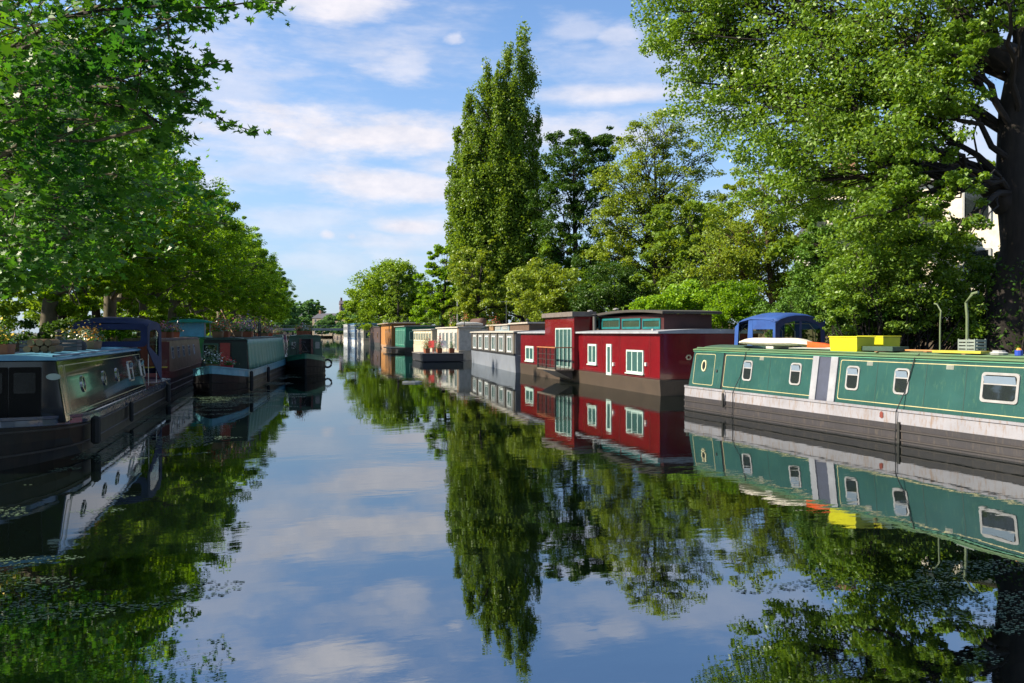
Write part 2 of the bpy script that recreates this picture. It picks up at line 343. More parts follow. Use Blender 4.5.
def bush(label, c, r, n, leafm, leafsize=.1, seed=1, name='shrub', cat='shrub', group=None, shape=DIAMOND, blobs=None, clump=.2, shell=.5):
    c = Vector(c); z0 = .85; B = Vector((c.x, c.y, z0)); root = thing(name, label, cat, B, 0, group)
    bl = blobs or [(c, r, n)]; allp = []; mb = MB(); g = random.Random(seed)
    for i, (cc, rr, nn) in enumerate(bl):
        cc = Vector(cc) - B; rr = (rr, rr, rr) if not hasattr(rr, '__len__') else rr
        pts, cl = blob_points(cc, rr, nn, seed * 50 + i, clump, None, shell); pts[:, 2] = np.maximum(pts[:, 2], .03)
        allp.append(pts)
        for q in range(min(10, len(cl))):
            e = Vector(cl[q]); e.z = max(e.z, .1); limb(mb, (cc.x * .4 + g.uniform(-.2, .2), cc.y * .4 + g.uniform(-.2, .2), -.1), e, .035, .008, seed + q, n=4, sides=5)
    mb.build('stem', BARK, root)
    me = leaf_mesh('foliage', np.concatenate(allp), leafsize, shape, .4, seed); me.materials.append(leafm)
    o = bpy.data.objects.new('foliage', me); COL.objects.link(o); o.parent = root
    return root
def copy_tree(o, parent=None):
    c = o.copy(); COL.objects.link(c)
    if parent: c.parent = parent
    for ch in [q for q in bpy.data.objects if q.parent == o]: copy_tree(ch, c)
    return c

# ------------------------------------------------------------------ ground and water
XL, XR = -6.9, 17.6
def build_ground():
    g = mat('ground_soil', (.055, .06, .025), .95, (.04, .03, .02), .7, bump=.4)
    mb = MB(); xs = [(-4000, .9), (-30, .9), (XL, .9), (XL, -1.5), (XR, -1.5), (XR, .9), (40, .9), (4000, .9)]
    ys = [-200, -40, 0, 60, 160, 420]
    for i in range(len(ys) - 1):
        for j in range(len(xs) - 1):
            (xa, za), (xb, zb) = xs[j], xs[j + 1]
            mb.add([(xa, ys[i], za), (xb, ys[i], zb), (xb, ys[i + 1], zb), (xa, ys[i + 1], za)], [(0, 1, 2, 3)])
    mb.add([(-4000, 420, .9), (4000, 420, .9), (4000, 6000, .9), (-4000, 6000, .9)], [(0, 1, 2, 3)])
    mb.add([(XL, 420, -1.5), (XR, 420, -1.5), (XR, 420, .9), (XL, 420, .9)], [(0, 1, 2, 3)])
    struct(mb.build('ground', g))
    w = MB().add([(XL, -60, 0), (XR, -60, 0), (XR, 420, 0), (XL, 420, 0)], [(0, 1, 2, 3)]); struct(w.build('water', mwater()))
    bk = mbrick('quay_brick', (.12, .08, .06), (.08, .06, .05), (.06, .055, .05), 4)
    for (x0, x1) in ((XL, XL + .12), (XR - .12, XR)):
        struct(MB().box(x0 + .003, x1, -60, 419.9, -1.4, .82).build('quay_wall', bk))
    cp = mat('coping_stone', (.25, .23, .2), .85, (.15, .14, .12), 2)
    struct(MB().box(XL - .35, XL + .17, -60, 419.9, .824, 1.0).build('quay_coping', cp, bevel=.02)); struct(MB().box(XR - .17, XR + .35, -60, 419.9, .824, 1.0).build('quay_coping', cp, bevel=.02))
    pv = mat('towpath_gravel', (.2, .18, .14), .9, (.13, .11, .09), 6)
    struct(MB().add([(-9.6, -60, .904), (XL - .36, -60, .904), (XL - .36, 420, .904), (-9.6, 420, .904)], [(0, 1, 2, 3)]).build('towpath', pv))
build_ground()

def duckweed():
    g = np.random.default_rng(5); P = []
    def patch(px, py, wx, wy, n):
        for _ in range(n):
            a = onz(px + g.normal() * wx, max(345, py + g.normal() * wy)); P.append((a.x, a.y))
    # drifted patches: streaks across the surface, thickest along the left boats and in the near corners
    X = g.uniform(-4, 15, 420000); Y = 3.5 + 50 * g.random(420000) ** 1.6 
    def vn(x, y, s, seed):
        h = np.random.default_rng(seed).random((64, 64)); u = x * s; v = y * s; i = np.floor(u).astype(int); j = np.floor(v).astype(int); fu = u - i; fv = v - j
        fu = fu * fu * (3 - 2 * fu); fv = fv * fv * (3 - 2 * fv)
        q = lambda a, b: h[a % 64, b % 64]
        return (q(i, j) * (1 - fu) + q(i + 1, j) * fu) * (1 - fv) + (q(i, j + 1) * (1 - fu) + q(i + 1, j + 1) * fu) * fv
    dens = vn(X, Y * 2.2, .35, 1) * .6 + vn(X, Y * 1.7, 1.3, 2) * .4
    left = np.clip((.5 - X) / 3.5, 0, 1); right = np.clip((X - 3.2) / 3, 0, 1) * np.clip((10 - Y) / 5, 0, 1)
    left = np.clip(left + .45 * np.clip((2.2 - X) / 3, 0, 1) * np.clip((Y - 16) / 8, 0, 1), 0, 1.15)
    lim = .92 - .40 * left - .28 * right
    k = dens > lim; k &= g.random(len(X)) < .85
    X, Y = X[k], Y[k]; n = len(X)
    C = np.stack([X, Y, np.full(n, .006)], 1); s = g.uniform(.003, .011, n) * (1 + Y * .05); a = g.uniform(0, 6.28, n)
    kk = 5; V = np.zeros((n, kk, 3))
    for i in range(kk):
        t = a + i * 2 * math.pi / kk; rr = s * g.uniform(.6, 1.2, n); V[:, i, 0] = C[:, 0] + np.cos(t) * rr * 1.5; V[:, i, 1] = C[:, 1] + np.sin(t) * rr; V[:, i, 2] = .006
    me = bpy.data.meshes.new('duckweed'); me.vertices.add(n * kk); me.vertices.foreach_set('co', V.astype(np.float32).ravel())
    me.loops.add(n * kk); me.loops.foreach_set('vertex_index', np.arange(n * kk, dtype=np.int32)); me.polygons.add(n); me.polygons.foreach_set('loop_start', np.arange(0, n * kk, kk, dtype=np.int32)); me.update(calc_edges=True)
    me.materials.append(mat('duckweed', (.07, .13, .07), .6, (.05, .08, .05), 3)); o = bpy.data.objects.new('duckweed', me); COL.objects.link(o)
    tag(o, 'flecks of duckweed and fallen leaf bits drifting on the canal', 'duckweed', kind='stuff')
duckweed()

# ------------------------------------------------------------------ narrowboats
class Boat:
    """local frame: x across, y from the near end (0) to the far end (L), z up from the waterline"""
    def __init__(s, label, cat, near, far, L, B, side, name='narrowboat', group=None, anchor='far'):
        near = Vector((near[0], near[1], 0)); far = Vector((far[0], far[1], 0)); d = (far - near).normalized(); s.d = d
        s.r = Vector((d.y, -d.x, 0)); s.side = side; s.L = L; s.B = B; s.hw = B / 2
        face = far if anchor == 'far' else near
        o = face - d * (L if anchor == 'far' else 0) - s.r * (side * B / 2)
        s.o = o; s.root = thing(name, label, cat, o, math.atan2(-d.x, d.y), group)
    def loc(s, px, py, x):               # pixel -> local (y, z) on the plane local x
        r = ray(px, py); c = Vector((0, 0, CAMH)) - s.o; k = (x - c.dot(s.r)) / r.dot(s.r); p = c + r * k; return p.dot(s.d), p.z
    def world(s, x, y, z): return s.o + s.r * x + s.d * y + Vector((0, 0, z))
    def hull(s, m, near='bow', far='stern', fb=.62, rise=.3, tb=2.6, ts=1.0, gun=None, gunh=.2, strake=None, deckm=None, strakes=(.12, .36)):
        hw = s.hw; L = s.L; s.fb = fb
        def w(y):
            v = 1
            for (t, kind) in ((y, near), (L - y, far)):
                if kind == 'bow' and t < tb: v = min(v, 1 - (1 - t / tb) ** 2.3 * .96)
                if kind == 'stern' and t < ts: v = min(v, math.sqrt(max(0, 1 - (1 - t / ts) ** 2 * .62)))
                if kind == 'square' and t < .12: v = min(v, .965 + .035 * t / .12)
            return v * hw
        def zt(y):
            z = fb
            for (t, kind) in ((y, near), (L - y, far)):
                if kind == 'bow' and t < tb + .6: z = fb + rise * (1 - t / (tb + .6)) ** 1.7
            return z
        s.w, s.zt = w, zt
        ys = sorted(set([0, .08, .2, .4, .65, .9, 1.2, 1.6, 2.1, 2.6, 3.2] + [L - q for q in (0, .08, .2, .4, .65, .9, 1.2, 1.6, 2.1, 2.6, 3.2)] + [3.2 + (L - 6.4) * i / 4 for i in range(1, 4)]))
        s.ys = ys
        rings = []
        for y in ys:
            a, z = w(y), zt(y) - (gunh if gun else 0); b = a * .93 if (near == 'bow' and y < 2) or (far == 'bow' and L - y < 2) else a
            rings.append([(-b * .96, y, -.45), (-b, y, -.02), (-a, y, z * .6), (-a, y, z), (a, y, z), (a, y, z * .6), (b, y, -.02), (b * .96, y, -.45)])
        MB().loft(rings).build('hull', m, s.root)
        if gun:
            rings = []
            for y in ys:
                a, z = w(y) + .012, zt(y); rings.append([(-a, y, z - gunh + .003), (-a + .02, y, z), (a - .02, y, z), (a, y, z - gunh + .003)])
            MB().loft(rings).build('gunwale', gun, s.root, bevel=.01)
        dm = deckm or BLACK
        for q, f in ((-1, 0), (1, 0)):
            mb = MB()
            for zf in strakes:
                mb.loft([[(q * (w(y) + .002), y, zf * zt(y) / fb - .02), (q * (w(y) + .03), y, zf * zt(y) / fb - .012), (q * (w(y) + .03), y, zf * zt(y) / fb + .012), (q * (w(y) + .002), y, zf * zt(y) / fb + .02)] for y in ys])
            mb.build('rubbing_strake', strake or m, s.root)
        # raised edge round the open ends
        mb = MB()
        for q in (-1, 1):
            mb.loft([[(q * (w(y) + .016), y, zt(y) + .003), (q * (w(y) + .016), y, zt(y) + .055), (q * max(.0, w(y) - .04), y, zt(y) + .055), (q * max(0, w(y) - .04), y, zt(y) + .003)] for y in ys])
        mb.build('gunwale_rail', gun or strake or m, s.root)
    def cabin(s, m, roofm, c0, c1, z1=1.78, inset=.12, tumble=.13, camber=.07, rake0=.05, rake1=.05, lip=.03, rail=None, endm=None):
        s.c0, s.c1, s.z1 = c0, c1, z1; z0 = s.fb + .004; wb = s.hw - inset; wt = wb - tumble; s.wb, s.wt = wb, wt
        def sec(y, dz0, dzt): return [(-wb, y, z0), (wb, y, z0), (wt, y + dzt, z1), (-wt, y + dzt, z1)]
        MB().loft([sec(c0, 0, rake0), sec(c1, 0, -rake1)]).build('cabin', m, s.root, bevel=.02)
        n = 9; xs = [-1 + 2 * i / n for i in range(n + 1)]
        def rsec(y): return [(x * (wt + lip), y, z1 + .005 + camber * (1 - x * x) + .03) for x in xs] + [(x * (wt + lip), y, z1 + .002) for x in (1, -1)]
        a, b = c0 + rake0 - lip, c1 - rake1 + lip
        MB().loft([rsec(a), rsec(b)]).build('roof', roofm, s.root, smooth=True)
        for q in (-1, 1):
            MB().tube([(q * (wt - .06), a + .1, z1 + .075), (q * (wt - .06), b - .1, z1 + .075)], .02, 6).build('handrail', rail or roofm, s.root)
        e = Vector((0, 0, 1)) * (z1 - z0) + Vector((-tumble, 0, 0)); sl_ = e.length
        s.slen = sl_
        def mk(q):
            bv = Vector((-q * tumble, 0, z1 - z0)).normalized(); nv = Vector((q * (z1 - z0), 0, tumble)).normalized()
            return frame((q * wb, 0, z0), (0, 1, 0), bv, nv)
        s.fr = mk(s.side); s.fr2 = mk(-s.side); s.z0 = z0
        s.zs = lambda z: (z - z0) * sl_ / (z1 - z0)          # height -> distance up the sloping side
        s.fend = frame((0, c0, z0), (1, 0, 0), Vector((0, rake0, z1 - z0)).normalized(), Vector((0, -(z1 - z0), rake0)).normalized())
    def win(s, y0, y1, z0, z1, r=.05, framem=None, pane=None, name='window', fr=None, vent=False, t=.035):
        fr = fr or s.fr; a, b = s.zs(z0), s.zs(z1); o = rect(y0, y1, a, b, r); i = shrink(o, t)
        f = MB().ring(fr, o, i, -.004, .022).build(name, framem or WHITE, s.root)
        MB().slab(fr, i, -.02, .007).build('pane', pane or GLASS, f)
        if vent:
            h = b - a; zz = b - t - h * .3
            MB().slab(fr, rect(y0 + t, y1 - t, zz - .012, zz + .012), .0, .02).build('glazing_bar', framem or WHITE, f)
            v = MB(); v.add([fr(y0 + t + .01, zz, .012), fr(y1 - t - .01, zz, .012), fr(y1 - t - .01, zz + h * .26, .06), fr(y0 + t + .01, zz + h * .26, .06)], [(0, 1, 2, 3)])
            v.add([fr(y0 + t + .01, zz, .007), fr(y1 - t - .01, zz, .007), fr(y1 - t - .01, zz + h * .26, .055), fr(y0 + t + .01, zz + h * .26, .055)], [(3, 2, 1, 0)])
            v.build('vent_pane', mglass('pale_glass', (.16, .21, .28), .15), f)
        return f
    def line(s, y0, y1, z0, z1, m, t=.02, r=0, fr=None, off=.004, name='coach_line'):
        fr = fr or s.fr; o = rect(y0, y1, s.zs(z0), s.zs(z1), r); return MB().ring(fr, o, shrink(o, t), -.002, off).build(name, m, s.root)
def fender(boat, y, z=.3, r=.06, h=.5, side=None):
    q = side or boat.side; x = q * (boat.w(y) + .035 + r)
    t = thing('fender', 'black rope fender hanging', 'fender', boat.world(x, y, 0), boat.root.rotation_euler.z)
    MB().tube([(0, 0, z - h / 2), (0, 0, z - h / 2 + .04), (0, 0, z + h / 2 - .04), (0, 0, z + h / 2)], [r * .5, r, r, r * .4], 8).build('fender_body', RUBBER, t, smooth=True)
    MB().tube([(0, 0, z + h / 2 - .02), (-q * r * .8, 0, boat.zt(y) + .07)], .01, 5).build('cord', ROPE, t)
    return t
def flower_points(n, r, seed, z): 
    g = np.random.default_rng(seed); p = g.normal(size=(n, 3)) * np.array(r) * .5; p[:, 2] = np.abs(p[:, 2]) + z; return p
def planter(loc, size, rz, label, flowerc=(.8, .25, .05), seed=1, boxm=None, group=None, h=.25, cat='planter', name='planter'):
    t = thing(name, label, cat, loc, rz, group); a, b, c = size
    MB().loft([rect3(a * .88, b * .88, 0), rect3(a, b, c)]).build('trough', boxm or WOOD, t, bevel=.01)
    MB().loft([rect3(a * .93, b * .93, c + .001), rect3(a * .8, b * .8, c + .02)]).build('soil', mat('potting_soil', (.03, .02, .012), .95), t)
    me = leaf_mesh('leaves', flower_points(int(500), (a * .8, b * .9, h), seed, c), .06, DIAMOND, .3, seed); me.materials.append(POTLEAF); o = bpy.data.objects.new('leaves', me); COL.objects.link(o); o.parent = t
    me = leaf_mesh('flowers', flower_points(int(120), (a * .8, b * .9, h * 1.15), seed + 1, c + .04), .05, np.array(rect(-.5, .5, -.5, .5, .3, 2)), .8, seed); me.materials.append(mat('petal_%d_%d_%d' % tuple(int(v * 99) for v in flowerc), flowerc, .7)); o = bpy.data.objects.new('flowers', me); COL.objects.link(o); o.parent = t
    return t
def rect3(a, b, z): return [(-a / 2, -b / 2, z), (a / 2, -b / 2, z), (a / 2, b / 2, z), (-a / 2, b / 2, z)]
def bicycle(loc, rz, label, frame_c, lie=0):
    t = thing('bicycle', label, 'bicycle', loc, rz); t.rotation_euler = (lie, 0, rz); fm = mat('bike_%d_%d' % (int(frame_c[0] * 99), int(frame_c[2] * 99)), frame_c, .35)
    for y in (-.5, .5):
        mb = MB(); pts = [(0, y + .33 * math.cos(a), .34 + .33 * math.sin(a)) for a in [2 * math.pi * i / 20 for i in range(21)]]; mb.tube(pts, .018, 5); w = mb.build('wheel', RUBBER, t)
        sp = MB()
        for i in range(8): a = math.pi * i / 8; sp.tube([(0, y - .32 * math.cos(a), .34 - .32 * math.sin(a)), (0, y + .32 * math.cos(a), .34 + .32 * math.sin(a))], .003, 4)
        sp.build('spokes', IRON, w)
    mb = MB(); bb = (0, -.05, .3); st = (0, -.2, .8); hd = (0, .36, .82)
    for p, q in ((bb, st), (st, hd), (bb, hd), (bb, (0, -.5, .34)), (st, (0, -.5, .34)), (hd, (0, .5, .34)), (hd, (0, .34, .98))): mb.tube([p, q], .017, 6)
    mb.build('frame', fm, t); MB().box(-.05, .05, -.33, -.08, .86, .9).build('saddle', BLACK, t, bevel=.02)
    MB().tube([(0, -.2, .8), (0, -.21, .87)], .013, 6).build('seat_post', IRON, t)
    MB().tube([(-.27, .24, 1.0), (-.12, .33, 1.0), (.12, .33, 1.0), (.27, .24, 1.0)], .013, 6).build('handlebar', IRON, t)
    return t
def log_pile(loc, rz, label, n=9, L=.6, name='log_pile'):
    t = thing(name, label, 'firewood', loc, rz); k = 0; row = 0; cnt = 4
    while cnt > 0 and k < n:
        for i in range(cnt):
            if k >= n: break
            x = (i - (cnt - 1) / 2) * .15; MB().tube([(x, -L / 2 + rng.uniform(-.04, .04), .075 + row * .13), (x, L / 2 + rng.uniform(-.04, .04), .075 + row * .13)], .07, 8).build('log', WOOD, t, smooth=True); k += 1
        row += 1; cnt -= 1
    return t
def chimney(boat, x, y, label, h=.55):
    z = boat.z1 + .085; t = thing('flue', label, 'chimney', boat.world(x, y, z), boat.root.rotation_euler.z)
    MB().tube([(0, 0, -.05), (0, 0, h)], .065, 12).build('pipe', BLACK, t, smooth=True)
    for zz in (.05, h * .5, h * .85): MB().tube([(0, 0, zz), (0, 0, zz + .025)], .07, 12).build('brass_band', mat('brass', (.6, .42, .12), .3, metal=1), t)
    MB().tube([(0, 0, h + .04), (0, 0, h + .09)], .1, 12, .03).build('cap', BLACK, t); MB().tube([(0, 0, h - .01), (0, 0, h + .045)], .012, 6).build('cap_stay', BLACK, t)
    return t
def on_roof(boat, x, y, dz=.11): 
    u = x / boat.wt; return boat.world(x, y, boat.z1 + .037 + .07 * (1 - min(1, u * u)))

# --- near left dark boat
def left_boat():
    navy = mat('navy_gloss', (.004, .008, .016), .09, (.003, .006, .01), 1.5, coat=.8, spec=.3)
    hullm = mat('hull_black', (.005, .005, .006), .4, (.03, .02, .012), 2, lo=.5, hi=.85, spec=.25)
    b = Boat('long dark blue narrowboat with cream coach lines and navy hood, nearest on the left', 'narrowboat', onz(88, 450), onz(160, 406), 15.6, 2.1, 1, anchor='near')
    # slide so that the bow point lies about two metres nearer than the turn of the hull
    b.o = b.o - b.d * 2.4; b.root.location = b.o
    b.hull(hullm, 'bow', 'stern', .66, .18, 2.8, .9, gun=mat('gunwale_blue', (.03, .05, .09), .25, coat=.5), gunh=.12, strake=mat('strake_grey', (.02, .018, .017), .5), strakes=(.18, .5))
    c0 = b.loc(66, 400, b.hw - .12)[0]; c1 = c0 + 9.2
    b.cabin(navy, mat('roof_bluegrey_sky_sheen', (.16, .42, .62), .3, (.10, .28, .45), 1.5), c0, c1, 1.8, rail=mat('rail_blue', (.04, .08, .16), .4), tumble=.17)  # sky reflection put into the roof's brightened blue base colour
    c1s = c1 - .25
    b.line(c0 + .5, c1s, b.fb + .12, 1.70, CREAM, .018)
    o = b.line(c0 + .12, c0 + .42, b.fb + .12, 1.70, CREAM, .02)
    MB().slab(b.fr, rect(c0 + .16, c0 + .38, b.zs(b.fb + .17), b.zs(1.64)), -.002, .003).build('painted_panel', mat('panel_brown', (.16, .09, .05), .12, coat=.6), b.root)
    brass = mat('porthole_metal', (.65, .62, .55), .2, metal=1)
    for px, py in ((84, 385), (105, 381), (118, 378)):
        y, z = b.loc(px, py, b.wb - .07); pl = ell(y, b.zs(1.27), .15, .17); f = MB().ring(b.fr, pl, shrink(pl, .035), -.003, .025).build('porthole', brass, b.root); MB().slab(b.fr, shrink(pl, .035), -.01, .008).build('pane', GLASS, f)
    for px in (131.5, 143):
        y, z = b.loc(px, 375, b.wb - .07); b.win(y - .28, y + .28, 1.02, 1.55, .06, mat('alu_frame', (.6, .6, .6), .3, metal=1), vent=True)
    # front of the cabin: dark doors and a small oval plate
    fe = b.fend; h = 1.8 - b.fb
    for x0, x1 in ((-.52, -.01), (.01, .52)):
        d = MB().slab(fe, rect(x0, x1, .04, h - .12, .03), 0, .03).build('door', mat('door_dark', (.003, .003, .004), .3, spec=.15), b.root)
        MB().slab(fe, rect(x0 + .08, x1 - .08, h * .48, h - .22, .03), .03, .038).build('pane', mat('smoked_glass', (.006, .008, .01), .15, spec=.25), d)
    pl = ell(.72, h - .3, .12, .06); MB().slab(fe, pl, 0, .012).build('name_plate', mat('plate_pale', (.35, .45, .42), .4), b.root)
    # hood over the far deck
    hm = mat('navy_canvas', (.005, .016, .07), .8, (.004, .010, .045), 2, bump=.3); y0, y1 = c1 - .25, c1 + 2.6; zb, ztop = 1.35, 2.75
    hood = thing('boat_hood', 'navy canvas hood with clear side panel on the dark blue narrowboat', 'boat hood', b.world(0, (y0 + y1) / 2, 0), b.root.rotation_euler.z); yc = (y0 + y1) / 2
    prof = [(y0 + .02, 2.6), (y0 + .4, 2.72), (y0 + .9, 2.78), (y1 - 1.0, 2.78), (y1 - .3, 2.72), (y1 + .0, 2.5)]
    mb = MB(); rings = []
    for (y, z) in prof:
        rings.append([(x * .98, y - yc, z - .14 * abs(x) ** 3) for x in (-1, -.8, -.5, -.2, .2, .5, .8, 1)])
    mb.loft(rings + [], cap=False, closed=False); ob = mb.build('canopy_top', hm, hood, smooth=True); md = ob.modifiers.new('s', 'SOLIDIFY'); md.thickness = .02
    for q in (-1, 1):
        outer = [(y0 + .02, 1.84), (y1 + .05, .72), (y1 + .02, 2.34), (y1 - .3, 2.58), (y1 - 1.0, 2.64), (y0 + .9, 2.64), (y0 + .4, 2.58), (y0 + .02, 2.46)]
        fr = frame((q * .985, -yc, 0), (0, 1, 0), (0, 0, 1), (q, 0, 0))
        inner = [(y0 + .4, 1.9), (y1 - .55, 1.55), (y1 - .52, 1.9), (y1 - .55, 2.3), (y1 - 1.0, 2.4), (y0 + .95, 2.4), (y0 + .5, 2.35), (y0 + .4, 2.1)]
        MB().ring(fr, outer, inner, -.01, .01).build('side_panel', hm, hood)
    cl = bpy.data.materials.new('clear_vinyl'); cl.use_nodes = True; bs = cl.node_tree.nodes['Principled BSDF']; bs.inputs['Transmission Weight'].default_value = 1; bs.inputs['Base Color'].default_value = (.75, .85, .7, 1); bs.inputs['Roughness'].default_value = .0; bs.inputs['IOR'].default_value = 1.05
    for q in (-1, 1): MB().slab(frame((q * .98, -yc, 0), (0, 1, 0), (0, 0, 1), (q, 0, 0)), inner, -.002, .002).build('clear_window', cl, hood)
    for (yy, zl) in ((y0 - yc, 1.9), (y1 - yc, 1.0)):
        fe2 = frame((0, yy, 0), (1, 0, 0), (0, 0, 1), (0, -1, 0)); op = rect(-.98, .98, zl, 2.56, .12); ip = shrink(op, .16)
        MB().ring(fe2, op, ip, -.01, .01).build('end_panel', hm, hood); MB().slab(fe2, ip, -.002, .002).build('clear_window', cl, hood)
    for y in (y0 + .45, y1 - .8): MB().tube([(-.95, y - yc, .75), (-.95, y - yc, 2.5), (-.6, y - yc, 2.64), (.6, y - yc, 2.64), (.95, y - yc, 2.5), (.95, y - yc, .75)], .014, 6).build('hoop', mat('steel', (.5, .5, .5), .3, metal=1), hood)
    # things on the roof
    rzz = b.root.rotation_euler.z
    log_pile(on_roof(b, .1, c0 + 1.9), rzz, 'stack of firewood logs at the near end of the dark blue narrowboat roof', 7)
    cm = mat('crate_grey', (.06, .06, .07), .6)
    for i, (x, y, lb) in enumerate(((-.2, c0 + 2.7, 'dark slatted crate just behind the firewood on the blue-grey roof'), (.1, c0 + 3.5, 'dark slatted crate farther along the blue-grey roof beside the coal sack'))):
        t = thing('crate', lb, 'crate', on_roof(b, x, y), rzz); mb = MB()
        for k in range(3): mb.box(-.3, .3, -.22, -.2, .02 + k * .08, .08 + k * .08); mb.box(-.3, .3, .2, .22, .02 + k * .08, .08 + k * .08); mb.box(-.3, -.28, -.2, .2, .02 + k * .08, .08 + k * .08); mb.box(.28, .3, -.2, .2, .02 + k * .08, .08 + k * .08)
        mb.build('slats', cm, t); MB().box(-.3, .3, -.2, .2, 0, .018).build('base', cm, t)
    t = thing('coal_sack', 'slumped dark coal sack on the blue-grey roof', 'sack', on_roof(b, .1, c0 + 4.4), rzz)
    MB().loft([[(.26 * s * math.cos(a), .38 * s * math.sin(a) + .03 * math.sin(3 * a), z) for a in [2 * math.pi * k / 12 for k in range(12)]] for s, z in ((.9, 0), (1, .08), (.9, .17), (.55, .24), (.3, .25))]).build('sack', mat('sack', (.03, .03, .035), .8), t, smooth=True)
    planter(on_roof(b, .2, c0 + 5.7), (.3, .95, .2), rzz, 'wooden trough of orange and yellow flowers in front of the navy hood', (.7, .3, .03), 3, h=.3)
    planter(on_roof(b, -.4, c0 + 6.6), (.3, .8, .2), rzz, 'planter of yellow flowers behind the wooden trough on the blue-grey roof', (.75, .55, .04), 5, h=.3)
    planter(on_roof(b, -.3, c0 + .7), (.35, .5, .2), rzz, 'terracotta trough of yellow flowers at the very front of the roof', (.75, .5, .03), 6, boxm=TERRA, h=.3)
    chimney(b, -.35, c0 + 4.9, 'short black stove pipe beside the coal sack on the blue-grey roof', .4)
    f = fender(b, 2.5, .38, .09, .55); f['label'] = 'thick black rope fender at the bow of the dark blue narrowboat'
    f = fender(b, 6.7, .35, .05, .5); f['label'] = 'thin dark fender at mid length of the dark blue narrowboat'
    f = fender(b, 13.3, .35, .08, .6); f['label'] = 'dark fender at the hooded end of the dark blue narrowboat'
left_boat()

def left_red_boat():
    b = Boat('dark red narrowboat with brown cabin sides moored behind the navy hooded boat', 'narrowboat', (-4.65, 30.5), (-4.75, 45), 16, 2.1, 1, anchor='near')
    red = mat('oxblood', (.13, .02, .02), .3, (.09, .015, .02), 1.5, coat=.3)
    b.hull(mat('hull_maroon', (.05, .012, .025), .4), 'bow', 'stern', .75, .25, gun=mat('gun_red', (.16, .03, .03), .35), gunh=.2)
    b.cabin(mat('cabin_brown', (.26, .14, .09), .35), mat('roof_dusty', (.2, .13, .12), .6), 3.0, 14.3, 2.0, endm=red)
    MB().slab(b.fend, rect(-.9, .9, .01, 1.2), 0, .01).build('front_panel', red, b.root)
    d = MB().slab(b.fend, rect(-.35, .35, .03, 1.1, .02), .01, .04).build('door', mat('door_red', (.2, .04, .03), .4), b.root)
    for y in (4.2, 5.9, 7.6, 9.5, 11.5): b.win(y - .25, y + .25, 1.25, 1.75, .05, vent=True)
    MB().box(-.95, .95, 1.9, 2.2, .99, 1.03).build('bench', mat('yellow_board', (.55, .4, .05), .5), b.root, bevel=.005)
    for k, (x, y) in enumerate(((-.3, 4.2), (.3, 5), (-.2, 6.1), (.35, 7.0), (-.1, 8.2), (.3, 9.4), (-.3, 10.5))):
        planter(on_roof(b, x, y), (.32, .32, .26), k, ['clay pot of white blooms', 'clay pot of pink blooms', 'clay pot of yellow blooms', 'clay pot of purple blooms', 'clay pot of red blooms', 'clay pot of pale orange blooms', 'clay pot of bluish blooms'][k] + ' on the roof of the dark red narrowboat', [(.7, .7, .7), (.7, .2, .3), (.7, .6, .1), (.3, .08, .4), (.6, .03, .03), (.7, .35, .2), (.2, .25, .6)][k], 20 + k, TERRA, 'pots on the dark red narrowboat', .28, 'flower pot', 'flower_pot')
    chimney(b, -.3, 3.7, 'black stove pipe at the front of the dark red narrowboat', .5)
    bicycle(on_roof(b, .0, 12.5), b.root.rotation_euler.z + .1, 'bicycle standing on the dark red narrowboat roof', (.1, .12, .3))
left_red_boat()

